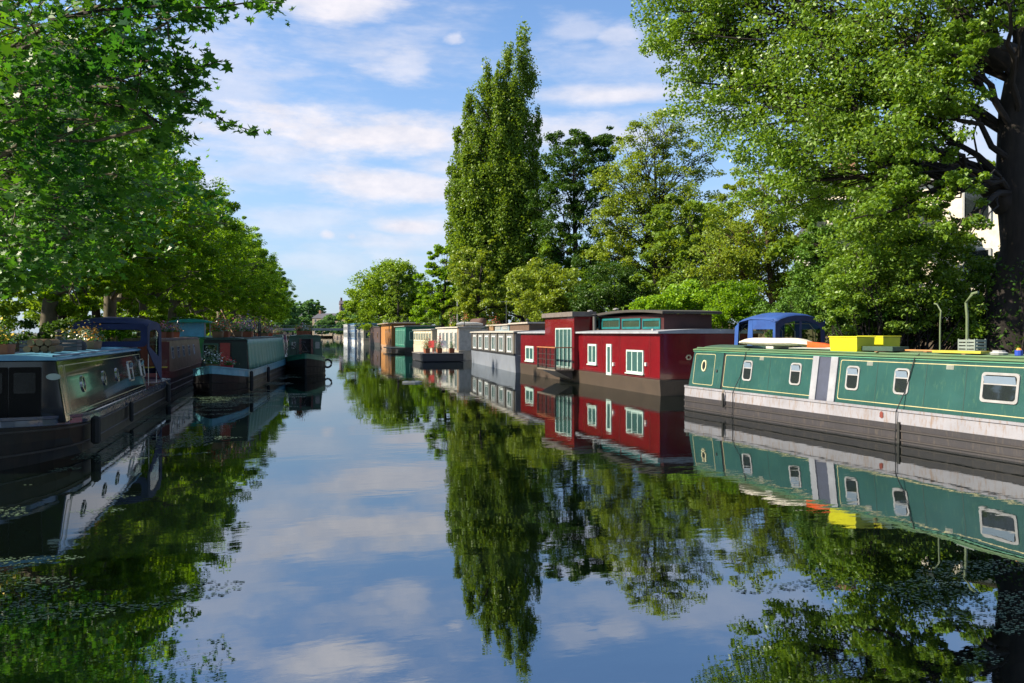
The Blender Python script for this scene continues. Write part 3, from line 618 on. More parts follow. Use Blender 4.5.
def left_green_boat():
    b = Boat('narrowboat with pale blue bow edge and draped green side covers on the left', 'narrowboat', onz(249, 392), onz(288, 373), 18.0, 2.1, 1, anchor='near')
    b.o = b.o - b.d * 2.0; b.root.location = b.o
    b.hull(mat('hull_black2', (.005, .005, .006), .45, spec=.25), 'bow', 'stern', .78, .28, 2.6, 1.0, gun=mat('gun_teal', (.08, .26, .33), .35, (.05, .18, .24)), gunh=.24)
    c0 = 2.9
    b.cabin(mat('cab_dark', (.008, .01, .008), .4), mat('roof_dark_green', (.02, .05, .035), .6), c0, 16.4, 2.02)
    # draped tarpaulin
    tp = mat('green_tarp', (.06, .17, .12), .5, (.09, .22, .17), 2, (1, 3, 1)); mb = MB(); n = 130; rows = 6; V = []
    for j in range(rows):
        for i in range(n):
            y = c0 + .15 + (13.0) * i / (n - 1); t = j / (rows - 1); z = 2.04 - t * 1.22
            V.append((b.side * (b.wt + .03 + (b.wb - b.wt) * t + .045 * t * math.sin(y * 5.3) + .03 * t * math.sin(y * 11.7 + 1)) + 0, y, z))
    mb.add(V, [(j * n + i, j * n + i + 1, (j + 1) * n + i + 1, (j + 1) * n + i) for j in range(rows - 1) for i in range(n - 1)])
    o = mb.build('side_cover', tp, b.root, smooth=True); o.modifiers.new('s', 'SOLIDIFY').thickness = .015
    h = 2.0 - b.fb
    MB().slab(b.fend, rect(-.18, .2, .03, 1.12, .02), 0, .04).build('door', mat('door_red2', (.35, .04, .03), .4), b.root)
    MB().slab(b.fend, rect(.28, .85, .03, 1.15, .02), 0, .03).build('door', mat('door_black', (.015, .03, .025), .3), b.root)
    f = MB().ring(b.fend, rect(-.85, -.25, .5, 1.1, .04), rect(-.8, -.3, .55, 1.05, .04), 0, .03).build('window', mat('frame_green', (.05, .12, .08), .4), b.root); MB().slab(b.fend, rect(-.8, -.3, .55, 1.05, .04), -.01, .01).build('pane', GLASS, f)
    rz = b.root.rotation_euler.z
    planter(b.world(-.2, 1.6, .86), (.5, .35, .25), rz, 'white flowering plants standing on the pale blue bow', (.7, .75, .7), 40, h=.5)
    planter(b.world(.35, 1.9, .86), (.25, .25, .22), rz, 'red bucket of plants on the pale blue bow', (.5, .05, .05), 41, boxm=mat('bucket_red', (.4, .02, .03), .4), h=.15, cat='bucket', name='bucket')
    k = 0; kinds = ['bushy red geraniums', 'orange marigolds', 'pink cosmos', 'purple lavender', 'yellow daisies', 'white daisies']
    for y in (3.4, 4.4, 5.5, 6.6, 8.0, 9.6):
        planter(on_roof(b, rng.uniform(-.45, .4), y), (.4, .5, .25), rz, 'box of ' + kinds[k] + ' on the roof of the green covered narrowboat', [(.6, .04, .03), (.7, .25, .03), (.6, .15, .3), (.25, .1, .4), (.7, .55, .05), (.7, .7, .65)][k], 50 + k, TERRA if k % 2 else WOOD, 'plant boxes on the green covered narrowboat', .5); k += 1
    bicycle(on_roof(b, .25, 11.2), rz + .05, 'dark bicycle on the roof of the green covered narrowboat', (.05, .05, .05))
    bicycle(on_roof(b, -.3, 12.9), rz - .1, 'red bicycle at the far end of the green covered narrowboat roof', (.4, .03, .03))
    chimney(b, -.35, 4.9, 'black stove pipe between plant boxes on the green covered narrowboat', .6)
    t = thing('boat_pole', 'long dark boat pole leaning up over the green covered narrowboat', 'pole', on_roof(b, .3, 3.4), rz); MB().tube([(0, 0, .02), (-.9, 2.2, 1.15)], .025, 6).build('shaft', WOOD, t); MB().tube([(-.9, 2.2, 1.15), (-.92, 2.25, 1.2), (-.86, 2.27, 1.2)], .02, 6).build('hook', IRON, t)
    f = fender(b, 2.1, .42, .07, .8); f['label'] = 'long dark fender below the pale blue bow'
    f = fender(b, 7.2, .42, .07, .7); f['label'] = 'dark fender halfway along the green covered narrowboat'
left_green_boat()

def left_bow_on_boat():
    p = onz(312, 374); q = Vector((-.22, 1, 0)).normalized()
    b = Boat('dark green narrowboat seen bow-on with open cabin doors', 'narrowboat', (1.55, 45.2), (1.45, 60), 15, 2.25, 1, anchor='near')
    b.hull(mat('hull_black3', (.005, .006, .006), .45, spec=.25), 'bow', 'stern', .82, .3, 1.9, .8, gun=mat('gun_green', (.02, .14, .08), .35), gunh=.22)
    g = mat('dark_green', (.012, .07, .035), .35)
    b.cabin(g, g, 2.4, 13.5, 2.08, camber=.09); h = 2.08 - b.fb
    MB().slab(b.fend, rect(-.3, .32, .03, 1.14, .02), -.004, .012).build('doorway', mat('doorway_dark', (.008, .006, .006), .8), b.root)
    for x0, x1, mm in ((-.31, -.2, 'a'), (.33, .44, 'b')):
        d = MB().slab(b.fend, rect(x0, x1, .03, 1.14), .012, .45).build('door', mat('door_maroon', (.12, .03, .02), .4), b.root)
    for x0 in (-.78, .55):
        f = MB().ring(b.fend, rect(x0, x0 + .3, .55, 1.0, .03), rect(x0 + .03, x0 + .27, .58, .97, .03), 0, .03).build('window', g, b.root); MB().slab(b.fend, rect(x0 + .03, x0 + .27, .58, .97), -.01, .012).build('pane', GLASS, f)
    for y in (4, 6.5, 9, 11.5): b.win(y - .35, y + .35, 1.3, 1.8, .05)
    bicycle(b.world(-.3, 1.55, .9), b.root.rotation_euler.z + 1.2, 'black bicycle leaning in the bow of the dark green narrowboat', (.04, .04, .04))
    t = thing('tyre_fender', 'round tyre fender hung off the right of the bow-on green boat', 'tyre', b.world(b.hw + .12, 1.9, .55)); MB().tube([(.22 * math.cos(a), 0, .22 * math.sin(a)) for a in [2 * math.pi * i / 16 for i in range(17)]], .06, 8).build('tyre', RUBBER, t, smooth=True); MB().tube([(0, 0, .2), (-.1, 0, .5)], .012, 5).build('cord', ROPE, t)
    for k in range(3): planter(on_roof(b, -.3 + .3 * k, 4 + k * 2.2), (.35, .35, .25), 0, ['pot of red', 'pot of white', 'pot of yellow'][k] + ' flowers on the bow-on green boat', [(.6, .05, .04), (.7, .7, .7), (.7, .5, .05)][k], 70 + k, TERRA, None, .3, 'flower pot', 'flower_pot')
left_bow_on_boat()

def teal_roof_boat():
    b = Boat('boat with teal wheelhouse roof behind the green covered narrowboat', 'boat', (-5.0, 47.5), (-5.1, 60), 14, 2.3, 1, anchor='near', name='canal_boat')
    b.hull(mat('hull_white', (.6, .62, .62), .4), 'bow', 'stern', .95, .3, gun=mat('gun_green2', (.03, .2, .1), .4), gunh=.2)
    b.cabin(mat('bright_green', (.04, .22, .05), .4), mat('roof_green', (.03, .2, .12), .5), 2.6, 12.5, 2.0)
    for y in (4, 6, 8, 10): b.win(y - .3, y + .3, 1.3, 1.75, .05)
    wh = MB()
    for x in (-.85, .85):
        for y in (3.2, 6.4): wh.box(x - .04, x + .04, y - .04, y + .04, 2.0, 2.95)
    wh.build('wheelhouse_post', WHITE, b.root)
    mb = MB(); mb.loft([[(x * 1.15, y, 2.96 + .16 * (1 - x * x) + dz) for x in (-1, -.6, -.2, .2, .6, 1)] + [(1.15, y, 2.93), (-1.15, y, 2.93)] for y, dz in ((2.9, 0), (3.1, .03), (6.5, .03), (6.7, 0))]); mb.build('wheelhouse_roof', mat('teal_canvas', (.01, .3, .25), .5), b.root, smooth=True)
    f = MB().box(-.9, .9, 3.18, 3.2, 2.05, 2.9).build('windscreen', mat('sky_blue_sheet', (.15, .45, .65), .25), b.root)
teal_roof_boat()

# rows of more distant boats on the left
def simple_boat(x, y0, L, hullc, cabc, roofc, label, z1=1.95, side=1, B=2.1, near='bow', group='narrowboats farther along the left bank', nw=5, framec=None, seed=1, clutter=True, gunc=None):
    b = Boat(label, 'narrowboat', (x, y0), (x, y0 + L), L, B, side, anchor='near', group=group); t = 'c%d' % seed
    b.hull(mat('hull_' + t, hullc, .4), near, 'stern', .75, .28, gun=mat('gun_' + t, gunc or cabc, .4), gunh=.2)
    b.cabin(mat('cab_' + t, cabc, .35), mat('roof_' + t, roofc, .6), 2.9, L - 1.5, z1)
    for i in range(nw):
        y = 3.9 + (L - 6.6) * i / max(1, nw - 1); b.win(y - .35, y + .35, 1.2, 1.68, .05)
    MB().slab(b.fend, rect(-.33, .33, .02, 1.05), 0, .03).build('door', mat('door_' + t, tuple(v * .5 for v in roofc), .4), b.root)
    return b
cols = [((.02, .02, .02), (.04, .06, .18), (.12, .13, .16), 'navy blue narrowboat with grey roof beyond the teal roofed boat'),
        ((.015, .015, .015), (.25, .03, .03), (.3, .28, .25), 'red sided narrowboat with pale roof in the left row'),
        ((.02, .02, .02), (.5, .48, .42), (.3, .1, .06), 'cream sided narrowboat with rusty roof in the left row'),
        ((.015, .015, .02), (.03, .12, .1), (.15, .2, .18), 'deep green narrowboat under the far trees of the left row'),
        ((.02, .02, .02), (.12, .2, .35), (.35, .36, .38), 'mid blue narrowboat with white roof in the far left row'),
        ((.02, .02, .02), (.15, .05, .1), (.1, .1, .1), 'plum narrowboat nearest the bridge on the left')]
farl = []
for i, (h, c, r, lb) in enumerate(cols):
    b = simple_boat(-4.6 + (i % 2) * 1.9 + (i > 2) * .8, 64 + i * 17.5, 15.5, h, c, r, lb, 1.95, seed=i + 1); farl.append(b)
b = simple_boat(-1.4, 51, 14, (.015, .015, .02), (.06, .09, .2), (.4, .12, .1), 'slate blue boat with red deck edge between the green covered boat and the bow-on boat', 1.9, seed=21, nw=4, gunc=(.4, .06, .05)); farl.append(b)
fc = [(.6, .05, .04), (.7, .5, .05), (.7, .7, .7), (.5, .15, .4), (.7, .3, .05)]; fn = ['red', 'yellow', 'white', 'mauve', 'orange']
bn = ['navy blue narrowboat', 'red sided narrowboat', 'cream sided narrowboat', 'deep green narrowboat', 'mid blue narrowboat', 'plum narrowboat', 'slate blue boat']
for j, b in enumerate(farl):
    for k in range(5 if j < 5 or j == 6 else 2):
        planter(on_roof(b, rng.uniform(-.5, .5), 3.6 + k * 2.1), (.45, .6, .3), 0, 'planter of %s flowers on the %s' % (fn[k], bn[j]), fc[k], 100 + j * 9 + k, [WOOD, TERRA][k % 2], 'planters on the distant left boats', .55)
    if j in (0, 1, 6, 3): bicycle(on_roof(b, .2, 9.4), .1, 'bicycle on the roof of the ' + bn[j], (.1 + .1 * j, .05, .1))
    if j != 2: chimney(b, -.3, 4.4, 'stove pipe on the ' + bn[j], .55)

# ------------------------------------------------------------------ right: green narrowboat
def right_green_boat():
    b = Boat('long teal green narrowboat with white gunwale band and worn dark hull on the right', 'narrowboat', onz(1024, 463), onz(687, 409), 19, 2.15, -1)
    white = mweather('white_worn', (.22, .22, .255), (.15, .10, .07), .6, .5)
    hm = mweather('hull_worn', (.026, .024, .03), (.06, .048, .04), .55, .5)
    b.o = b.o + b.d * .5; b.root.location = b.o
    b.hull(hm, 'bow', 'stern', .65, .2, 2.4, .45, gun=white, gunh=.26, strake=mat('strake_worn', (.035, .03, .03), .55), strakes=(.07, .26))
    L = b.L; c1 = L - .35
    teal = mweather('teal_paint', (.022, .074, .070), (.045, .10, .07), .42, .26); teal.node_tree.nodes['Principled BSDF'].inputs['Coat Weight'].default_value = .3
    b.cabin(teal, mat('roof_green_worn', (.07, .15, .08), .5, (.1, .15, .07), 1.5), 2.6, c1, 1.78, tumble=.15, rake1=.12, inset=.13)
    loc = lambda px, py=375: b.loc(px, py, -(b.wb - .07))[0]
    lo, hi = b.fb + .12, 1.68
    # coach lines
    b.line(loc(714), c1 - .22, lo, hi, CREAM, .016, .05)
    b.line(loc(812), loc(724), lo, hi, CREAM, .016, .05); b.line(3.0, loc(839), lo, hi, CREAM, .016, .05)
    # recessed side door near the stern
    d = MB().slab(b.fr, rect(loc(722.5), loc(716), b.zs(b.fb + .06), b.zs(1.72)), -.002, .022).build('side_door', teal, b.root); y = loc(717)
    MB().slab(b.fr, rect(loc(724), loc(722.7), b.zs(b.fb + .06), b.zs(1.72)), -.001, .006).build('door_gap', BLACK, b.root)
    MB().slab(b.fr, ell(y - .03, b.zs(1.2), .03, .045, 10), .022, .05).build('handle', IRON, d)
    # oval porthole
    y = loc(704); pl = ell(y, b.zs(1.33), .12, .17, 24); f = MB().ring(b.fr, pl, shrink(pl, .035), -.003, .03).build('porthole', mat('cream_metal', (.6, .55, .35), .35), b.root); MB().slab(b.fr, shrink(pl, .035), -.01, .01).build('pane', GLASS, f)
    wf = mat('window_frame', (.30, .30, .31), .35)
    for a, c in ((743, 752), (790, 801), (846, 859), (894, 909)):
        b.win(loc(c), loc(a), 1.0, 1.55, .09, wf, vent=True, t=.04)
    b.win(loc(1019), loc(981), 1.0, 1.56, .07, wf, vent=True, t=.05)
    # open hatch with two leaves folded against the side
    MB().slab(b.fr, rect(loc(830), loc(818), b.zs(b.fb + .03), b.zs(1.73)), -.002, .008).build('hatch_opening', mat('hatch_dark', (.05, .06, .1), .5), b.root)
    for a, c in ((812, 818), (830, 837)):
        MB().slab(b.fr, rect(loc(c), loc(a), b.zs(b.fb + .03), b.zs(1.74)), .0, .04).build('hatch_leaf', mat('hatch_grey_white', (.28, .29, .33), .4), b.root, bevel=.008)
    MB().slab(b.fr, rect(3, c1 - .1, b.zs(1.735), b.zs(1.76)), .0, .02).build('roof_moulding', mat('moulding', (.06, .2, .13), .4), b.root)
    for px in (769, 829, 876, 925, 965):
        y = loc(px); MB().slab(b.fr, rect(y - .007, y + .007, b.zs(b.fb + .02), b.zs(1.72)), -.001, .003).build('weld_seam', mat('seam_teal', (.01, .04, .035), .5), b.root)
    for px in (760, 868, 948):
        y = loc(px); z = b.zs(1.62); mb = MB()
        for k in range(3): mb.slab(b.fr, rect(y - .07, y + .07, z - .03 + k * .025, z - .018 + k * .025), 0, .012)
        mb.slab(b.fr, rect(y - .085, y + .085, z - .045, z + .045), -.001, .005).build('side_vent', mat('vent_metal', (.2, .22, .2), .4), b.root)
    rz = b.root.rotation_euler.z
    def roof(px, x=-.5): return on_roof(b, x, b.loc(px, 346, x)[0])
    # domed stern hatch on the roof
    y = b.loc(725, 346, -.3)[0]
    mb = MB(); mb.loft([[(x * w_, y + dy, 1.80 + z_ + .05 * (1 - x * x)) for x in (-1, -.6, -.2, .2, .6, 1)] + [(w_, y + dy, 1.80), (-w_, y + dy, 1.80)] for dy, z_, w_ in ((-1.2, .02, .6), (-1.1, .09, .64), (.5, .1, .64), (.85, .02, .6))]); mb.build('roof_hatch', mat('hatch_green', (.05, .1, .06), .5), b.root, smooth=True)
    f = fender(b, loc(731, 400), .42, .035, .42); f['label'] = 'short black fender near the left end of the teal green narrowboat'
    for k, px in enumerate((740, 905)):
        y = loc(px, 380); t = thing('mooring_rope', ['thin dark rope slung down the hull below the first small window', 'thin dark rope slung down the hull to the right of the fourth small window'][k], 'rope', b.world(0, 0, 0), rz)
        fr = b.fr; pts = [Vector((-b.wt + .05, y - .25, 1.87)), fr(y - .2, b.slen, .03), fr(y - .05, b.slen * .4, .02), Vector((-b.hw - .04, y, .66)), Vector((-b.hw - .045, y, .3)), Vector((-b.hw - .05, y + .02, -.05))]
        MB().tube(pts, .011, 5).build('rope', BLACK, t)
    # rust marks and weld line
    rm = mat('rust', (.16, .03, .02), .8)
    y = loc(889, 410); pl = [(y - .05, .50), (y - .01, .47), (y + .05, .5), (y + .045, .58), (y + .01, .63), (y - .04, .6)]; MB().slab(frame((-b.hw - .013, 0, 0), (0, 1, 0), (0, 0, 1), (-1, 0, 0)), pl, 0, .003).build('rust_patch', rm, b.root)
    y = loc(907, 430); MB().box(-b.hw - .045, -b.hw - .002, y - .03, y + .03, -.2, .44).build('hull_rib', mat('rib', (.02, .02, .02), .5), b.root)
    # upturned canoe-like board
    p0 = roof(742, -.35); p1 = roof(812, -.35); L2 = (p1 - p0).length; mid = (p0 + p1) / 2; t = thing('paddleboard', 'long white rounded paddleboard lying on the teal roof under the blue hood', 'paddleboard', mid + Vector((0, 0, .05)), rz)
    n = 14; rings = []
    for i in range(n + 1):
        u = -1 + 2 * i / n; y = u * L2 / 2; w_ = .36 * math.sqrt(max(.004, 1 - abs(u) ** 5)); h = .2 * (max(.06, 1 - abs(u) ** 5)) ; zc = .02 + .05 * u * u
        rings.append([(w_ * math.cos(a), y, zc + h * .5 + (h * .62 if math.sin(a) > 0 else h * .5) * math.sin(a)) for a in [2 * math.pi * k / 14 for k in range(14)]])
    MB().loft(rings).build('board', mat('board_cream', (.8, .72, .6), .35), t, smooth=True)
    MB().box(-.25, .25, -.25, .05, -.04, .03).build('foam_block', mat('foam', (.5, .5, .48), .8), t)
    ptt = roof(820, -.35); t = thing('paddle', 'orange red bladed paddle at the end of the white paddleboard', 'paddle', ptt + Vector((0, 0, .06)), rz)
    MB().loft([[(-.1, .35, 0), (.1, .35, 0), (.1, .35, .14), (-.1, .35, .16)], [(-.14, 0, 0), (.14, 0, 0), (.14, 0, .12), (-.14, 0, .13)], [(-.05, -.5, .02), (.05, -.5, .02), (.05, -.5, .06), (-.05, -.5, .06)]]).build('blade', mat('orange_red', (.7, .1, .02), .4), t)
    MB().tube([(0, -.45, .04), (0, -1.2, .04)], .018, 6).build('shaft', BLACK, t)
    # two yellow boxes
    yel = mat('yellow_plastic', (.5, .48, .012), .4, (.42, .40, .01))
    for k, (a, c, x, hh, lb) in enumerate(((838, 866, -.45, .33, 'bright yellow square storage box, left of the pair on the teal roof'), (866, 892, .35, .33, 'bright yellow storage box set farther back, right of the pair'))):
        ya, yb = b.loc(a, 340, x)[0], b.loc(c, 340, x)[0]; m_ = (ya + yb) / 2; w_ = abs(ya - yb); t = thing('storage_box', lb, 'storage box', on_roof(b, x, m_), rz)
        MB().loft([rect3(.5, w_ * .96, 0), rect3(.54, w_, hh)]).build('body', yel, t, bevel=.015); MB().box(-.285, .285, -w_ / 2 - .015, w_ / 2 + .015, hh + .002, hh + .03).build('lid', yel, t, bevel=.01)
    # planks, paddles and boards on the roof
    def plank(pa, pb, x, label, m, w=.12, th=.03, name='plank', dz=0):
        ya, yb = b.loc(pa, 344, x)[0], b.loc(pb, 344, x)[0]; t = thing(name, label, 'plank', on_roof(b, x, (ya + yb) / 2) + Vector((0, 0, dz)), rz + .05); l = abs(ya - yb) / 2
        MB().box(-w / 2, w / 2, -l, l, .02, .02 + th).build('board', m, t, bevel=.004); MB().box(-w, w, -l * .6, -l * .6 + .08, 0, .019).build('batten', WOOD, t)
    plank(868, 900, -.3, 'dark green folded sheet on the roof beside the yellow boxes', mat('sheet_green', (.03, .07, .05), .6), .5, .1, 'folded_sheet')
    plank(893, 940, -.1, 'orange brown plank along the middle of the teal roof', mat('plank_orange', (.5, .24, .08), .6))
    plank(938, 985, -.35, 'yellow gangplank lying on the teal roof below the grey crate', mat('plank_yellow', (.42, .38, .04), .6), .3, .05, 'gangplank')
    t = thing('crate', 'grey slatted plastic crate standing on the teal roof by the hooked pipe', 'crate', roof(972, .3), rz); mb = MB(); cm = mat('crate_plastic', (.2, .24, .22), .6)
    for k in range(4):
        z = .03 + k * .07
        mb.box(-.16, .16, -.2, -.185, z, z + .045).box(-.16, .16, .185, .2, z, z + .045).box(-.16, -.145, -.184, .184, z, z + .045).box(.145, .16, -.184, .184, z, z + .045)
    for x in (-.15, .15):
        for y in (-.19, 0, .19): mb.box(x - .012, x + .012, y - .012, y + .012, .001, .3)
    mb.build('slats', cm, t); MB().box(-.14, .14, -.18, .18, 0, .02).build('base', cm, t)
    pg = mat('pipe_green', (.12, .16, .08), .5)
    for k, (px, pyt, hook, lb) in enumerate(((940, 305, .12, 'thin upright green pipe left of the hooked one on the teal roof'), (967, 296, -.2, 'tall green pipe bent over at its top beside the grey crate'))):
        p = roof(px, .6); hh = (354 - pyt) / 800 * 18.5; t = thing('bent_pipe', lb, 'pipe', p, rz)
        MB().tube([(0, 0, 0), (0, 0, hh * .6), (0, -hook * .15, hh * .82), (0, -hook * -.6, hh * .96), (0, -hook * -1.3, hh * .98)], .03 if k else .018, 8).build('pipe', pg, t, smooth=True); MB().tube([(0, 0, -.01), (0, 0, .05)], .06, 8).build('foot', IRON, t)
    t = thing('bottle_pair', 'small blue and orange container on the roof at the right edge', 'container', roof(1019, -.3), rz); MB().tube([(0, 0, 0), (0, 0, .1)], .07, 10).build('body', mat('blue_pl', (.02, .06, .4), .4), t); MB().tube([(0, 0, .101), (0, 0, .14)], .05, 10, .03).build('lid', mat('orange_pl', (.7, .25, .03), .4), t)
    t = thing('tub', 'low white tub on the roof between the gangplank and the right edge', 'tub', roof(999, -.3), rz); MB().tube([(0, 0, 0), (0, 0, .04), (0, 0, .07)], [.14, .16, .1], 12).build('body', WHITE, t); MB().tube([(0, 0, .071), (0, 0, .085)], .11, 12).build('lid', WHITE, t)
    return b
GB = right_green_boat()

def hooded_boat():
    # small cruiser moored behind the green narrowboat
    far = at(752, 333, 29.5); b = Boat('small cabin cruiser with blue hood moored behind the teal green narrowboat', 'cruiser', (14.55, 14), (14.55, 26), 7.5, 2.2, -1, anchor='near', name='cabin_cruiser')
    y0 = 17.2; b.o = Vector((15.4, y0, 0)); b.root.location = b.o
    b.o = Vector((15.3, 17.7, 0)); b.root.location = b.o
    b.hull(mat('hull_grp', (.5, .5, .48), .35), 'bow', 'square', .8, .25, 2.4, gun=mat('gun_navy', (.02, .04, .15), .4), gunh=.12)
    b.cabin(mat('grp_white', (.6, .6, .57), .35), mat('grp_roof', (.6, .6, .56), .4), 2.2, 4.6, 1.75)
    b.win(2.7, 3.3, 1.25, 1.6, .1); b.win(3.6, 4.2, 1.25, 1.6, .1)
    cb = mat('blue_canvas', (.012, .06, .24), .7, (.008, .04, .18), 2, bump=.4)
    hd = thing('boat_hood', 'bright blue canvas hood with clear panels behind the white paddleboard', 'boat hood', b.world(0, 0, 0), 0)
    ya, yb = 4.3, 6.7
    prof = [(ya, 2.86, .9), (ya + .3, 2.93, .9), (ya + .7, 2.96, .9), ((ya + yb) / 2 + .2, 2.98, .92), (yb - .3, 2.9, .9), (yb, 2.72, .88)]
    rings = [[(x * w_, y, z - .22 * abs(x) ** 2.4) for x in (-1, -.8, -.5, -.2, .2, .5, .8, 1)] for y, z, w_ in prof]
    o = MB().loft(rings, cap=False, closed=False).build('canopy_top', cb, hd, smooth=True); o.modifiers.new('s', 'SOLIDIFY').thickness = .02
    for q in (-1, 1):
        fr = frame((q * .88, 0, 0), (0, 1, 0), (0, 0, 1), (q, 0, 0))
        for (p, r_) in (((ya + .0, 1.0), (ya + .35, 1.4)), ):
            pass
        MB().slab(fr, [(ya, 1.5), (ya + .14, 1.5), (ya + .14, 2.7), (ya, 2.68), (ya, 2.25)], -.01, .01).build('side_strip', cb, hd)
        MB().slab(fr, [(ya + 1.3, 1.0), (ya + 1.7, 1.0), (ya + 1.55, 2.72), (ya + 1.3, 2.72)], -.01, .01).build('side_strip', cb, hd)
        MB().slab(fr, [(yb - .1, .9), (yb + .1, .9), (yb, 2.5), (yb - .25, 2.66)], -.01, .01).build('side_strip', cb, hd)
        MB().slab(fr, [(ya + .145, 2.42), (ya + 1.295, 2.42), (ya + 1.295, 2.76), (ya + .145, 2.74)], -.008, .008).build('valance', cb, hd)
        cl = bpy.data.materials['clear_vinyl']
        MB().slab(fr, [(ya + .15, 1.5), (ya + 1.29, 1.3), (ya + 1.29, 2.7), (ya + .15, 2.68)], -.002, .002).build('clear_window', cl, hd)
        MB().slab(fr, [(ya + 1.71, 1.2), (yb - .11, 1.2), (yb - .26, 2.64), (ya + 1.57, 2.7)], -.002, .002).build('clear_window', cl, hd)
    shaded_canvas = mat('hood_blue_shaded', (.008, .02, .09), .75)  # same blue canvas, with the shade on the hood ends put into the colour
    fr = frame((0, ya, 0), (1, 0, 0), (0, 0, 1), (0, -1, 0)); arch = lambda w_, zt_, zb_: [(-w_, zb_), (w_, zb_), (w_, zt_ - .25), (w_ * .8, zt_ - .1), (w_ * .3, zt_), (-w_ * .3, zt_), (-w_ * .8, zt_ - .1), (-w_, zt_ - .25)]
    MB().ring(fr, arch(.89, 2.84, 1.2), arch(.74, 2.68, 1.45), -.01, .012).build('end_panel', shaded_canvas, hd)
    MB().slab(fr, arch(.74, 2.68, 1.45), -.002, .002).build('clear_window', cl, hd); MB().slab(fr, rect(-.04, .04, 1.45, 2.69), .003, .014).build('centre_strip', shaded_canvas, hd)
    fr = frame((0, yb, 0), (1, 0, 0), (0, 0, 1), (0, -1, 0)); MB().ring(fr, arch(.87, 2.70, 1.2), arch(.7, 2.55, 1.45), -.012, .01).build('end_panel', shaded_canvas, hd)
    for y in (ya + .4, (ya + yb) / 2 + .3, yb - .2): MB().tube([(-.84, y, .85), (-.84, y, 2.35), (-.6, y, 2.6), (.6, y, 2.6), (.84, y, 2.35), (.84, y, .85)], .013, 6).build('hoop', MATS['steel'], hd)
hooded_boat()

# ------------------------------------------------------------------ red houseboat
def houseboat(label, near, far, L, B, fb, z1, wallm, hullm, roofm, name='houseboat', anchor='near', overhang=.12, roofth=.07, **k):
    b = Boat(label, 'houseboat', near, far, L, B, -1, name=name, anchor=anchor, **k); hw = b.hw; b.fb = fb; b.z1 = z1; b.wb = b.wt = hw - .03; b.z0 = fb
    b.w = lambda y: hw; b.zt = lambda y: fb
    MB().loft([[(-hw * .97, y, -.4), (hw * .97, y, -.4), (hw, y, fb * .85), (hw + .0, y, fb), (-hw, y, fb), (-hw, y, fb * .85)] for y in (0, L)]).build('hull', hullm, b.root, bevel=.02)
    MB().box(-hw + .03, hw - .03, .04, L - .04, fb + .003, z1).build('wall', wallm, b.root, bevel=.01)
    o = overhang; n = 9; xs = [-1 + 2 * i / n for i in range(n + 1)]
    MB().loft([[(x * (hw + o), y, z1 + .005 + roofth + .1 * (1 - x * x)) for x in xs] + [(hw + o, y, z1 + .003), (-hw - o, y, z1 + .003)] for y in (-o, L + o)]).build('roof', roofm, b.root)
    b.fr = frame((-b.wb, 0, 0), (0, 1, 0), (0, 0, 1), (-1, 0, 0)); b.zs = lambda z: z
    b.fe = frame((0, .04, 0), (1, 0, 0), (0, 0, 1), (0, -1, 0)); b.slen = 1
    return b
def casement(b, fr, y0, y1, z0, z1, framem, pane, panes=2, t=.05, sill=True, rows=1):
    o = rect(y0, y1, z0, z1); i = rect(y0 + t, y1 - t, z0 + t, z1 - t); f = MB().ring(fr, o, i, .0, .04).build('window', framem, b.root)
    MB().slab(fr, i, .001, .012).build('pane', pane, f)
    mb = MB()
    for k in range(1, panes): a = y0 + (y1 - y0) * k / panes; mb.slab(fr, rect(a - t * .4, a + t * .4, z0 + t, z1 - t), .012, .034)
    for k in range(1, rows): a = z0 + (z1 - z0) * k / rows; mb.slab(fr, rect(y0 + t, y1 - t, a - t * .3, a + t * .3), .012, .03)
    if panes > 1 or rows > 1: mb.build('glazing_bar', framem, f)
    if sill: MB().slab(fr, rect(y0 - .05, y1 + .05, z0 - .045, z0 - .002), .0, .08).build('sill', framem, f)
    return f
TEALG = mglass('teal_glass', (.035, .085, .085), .06)
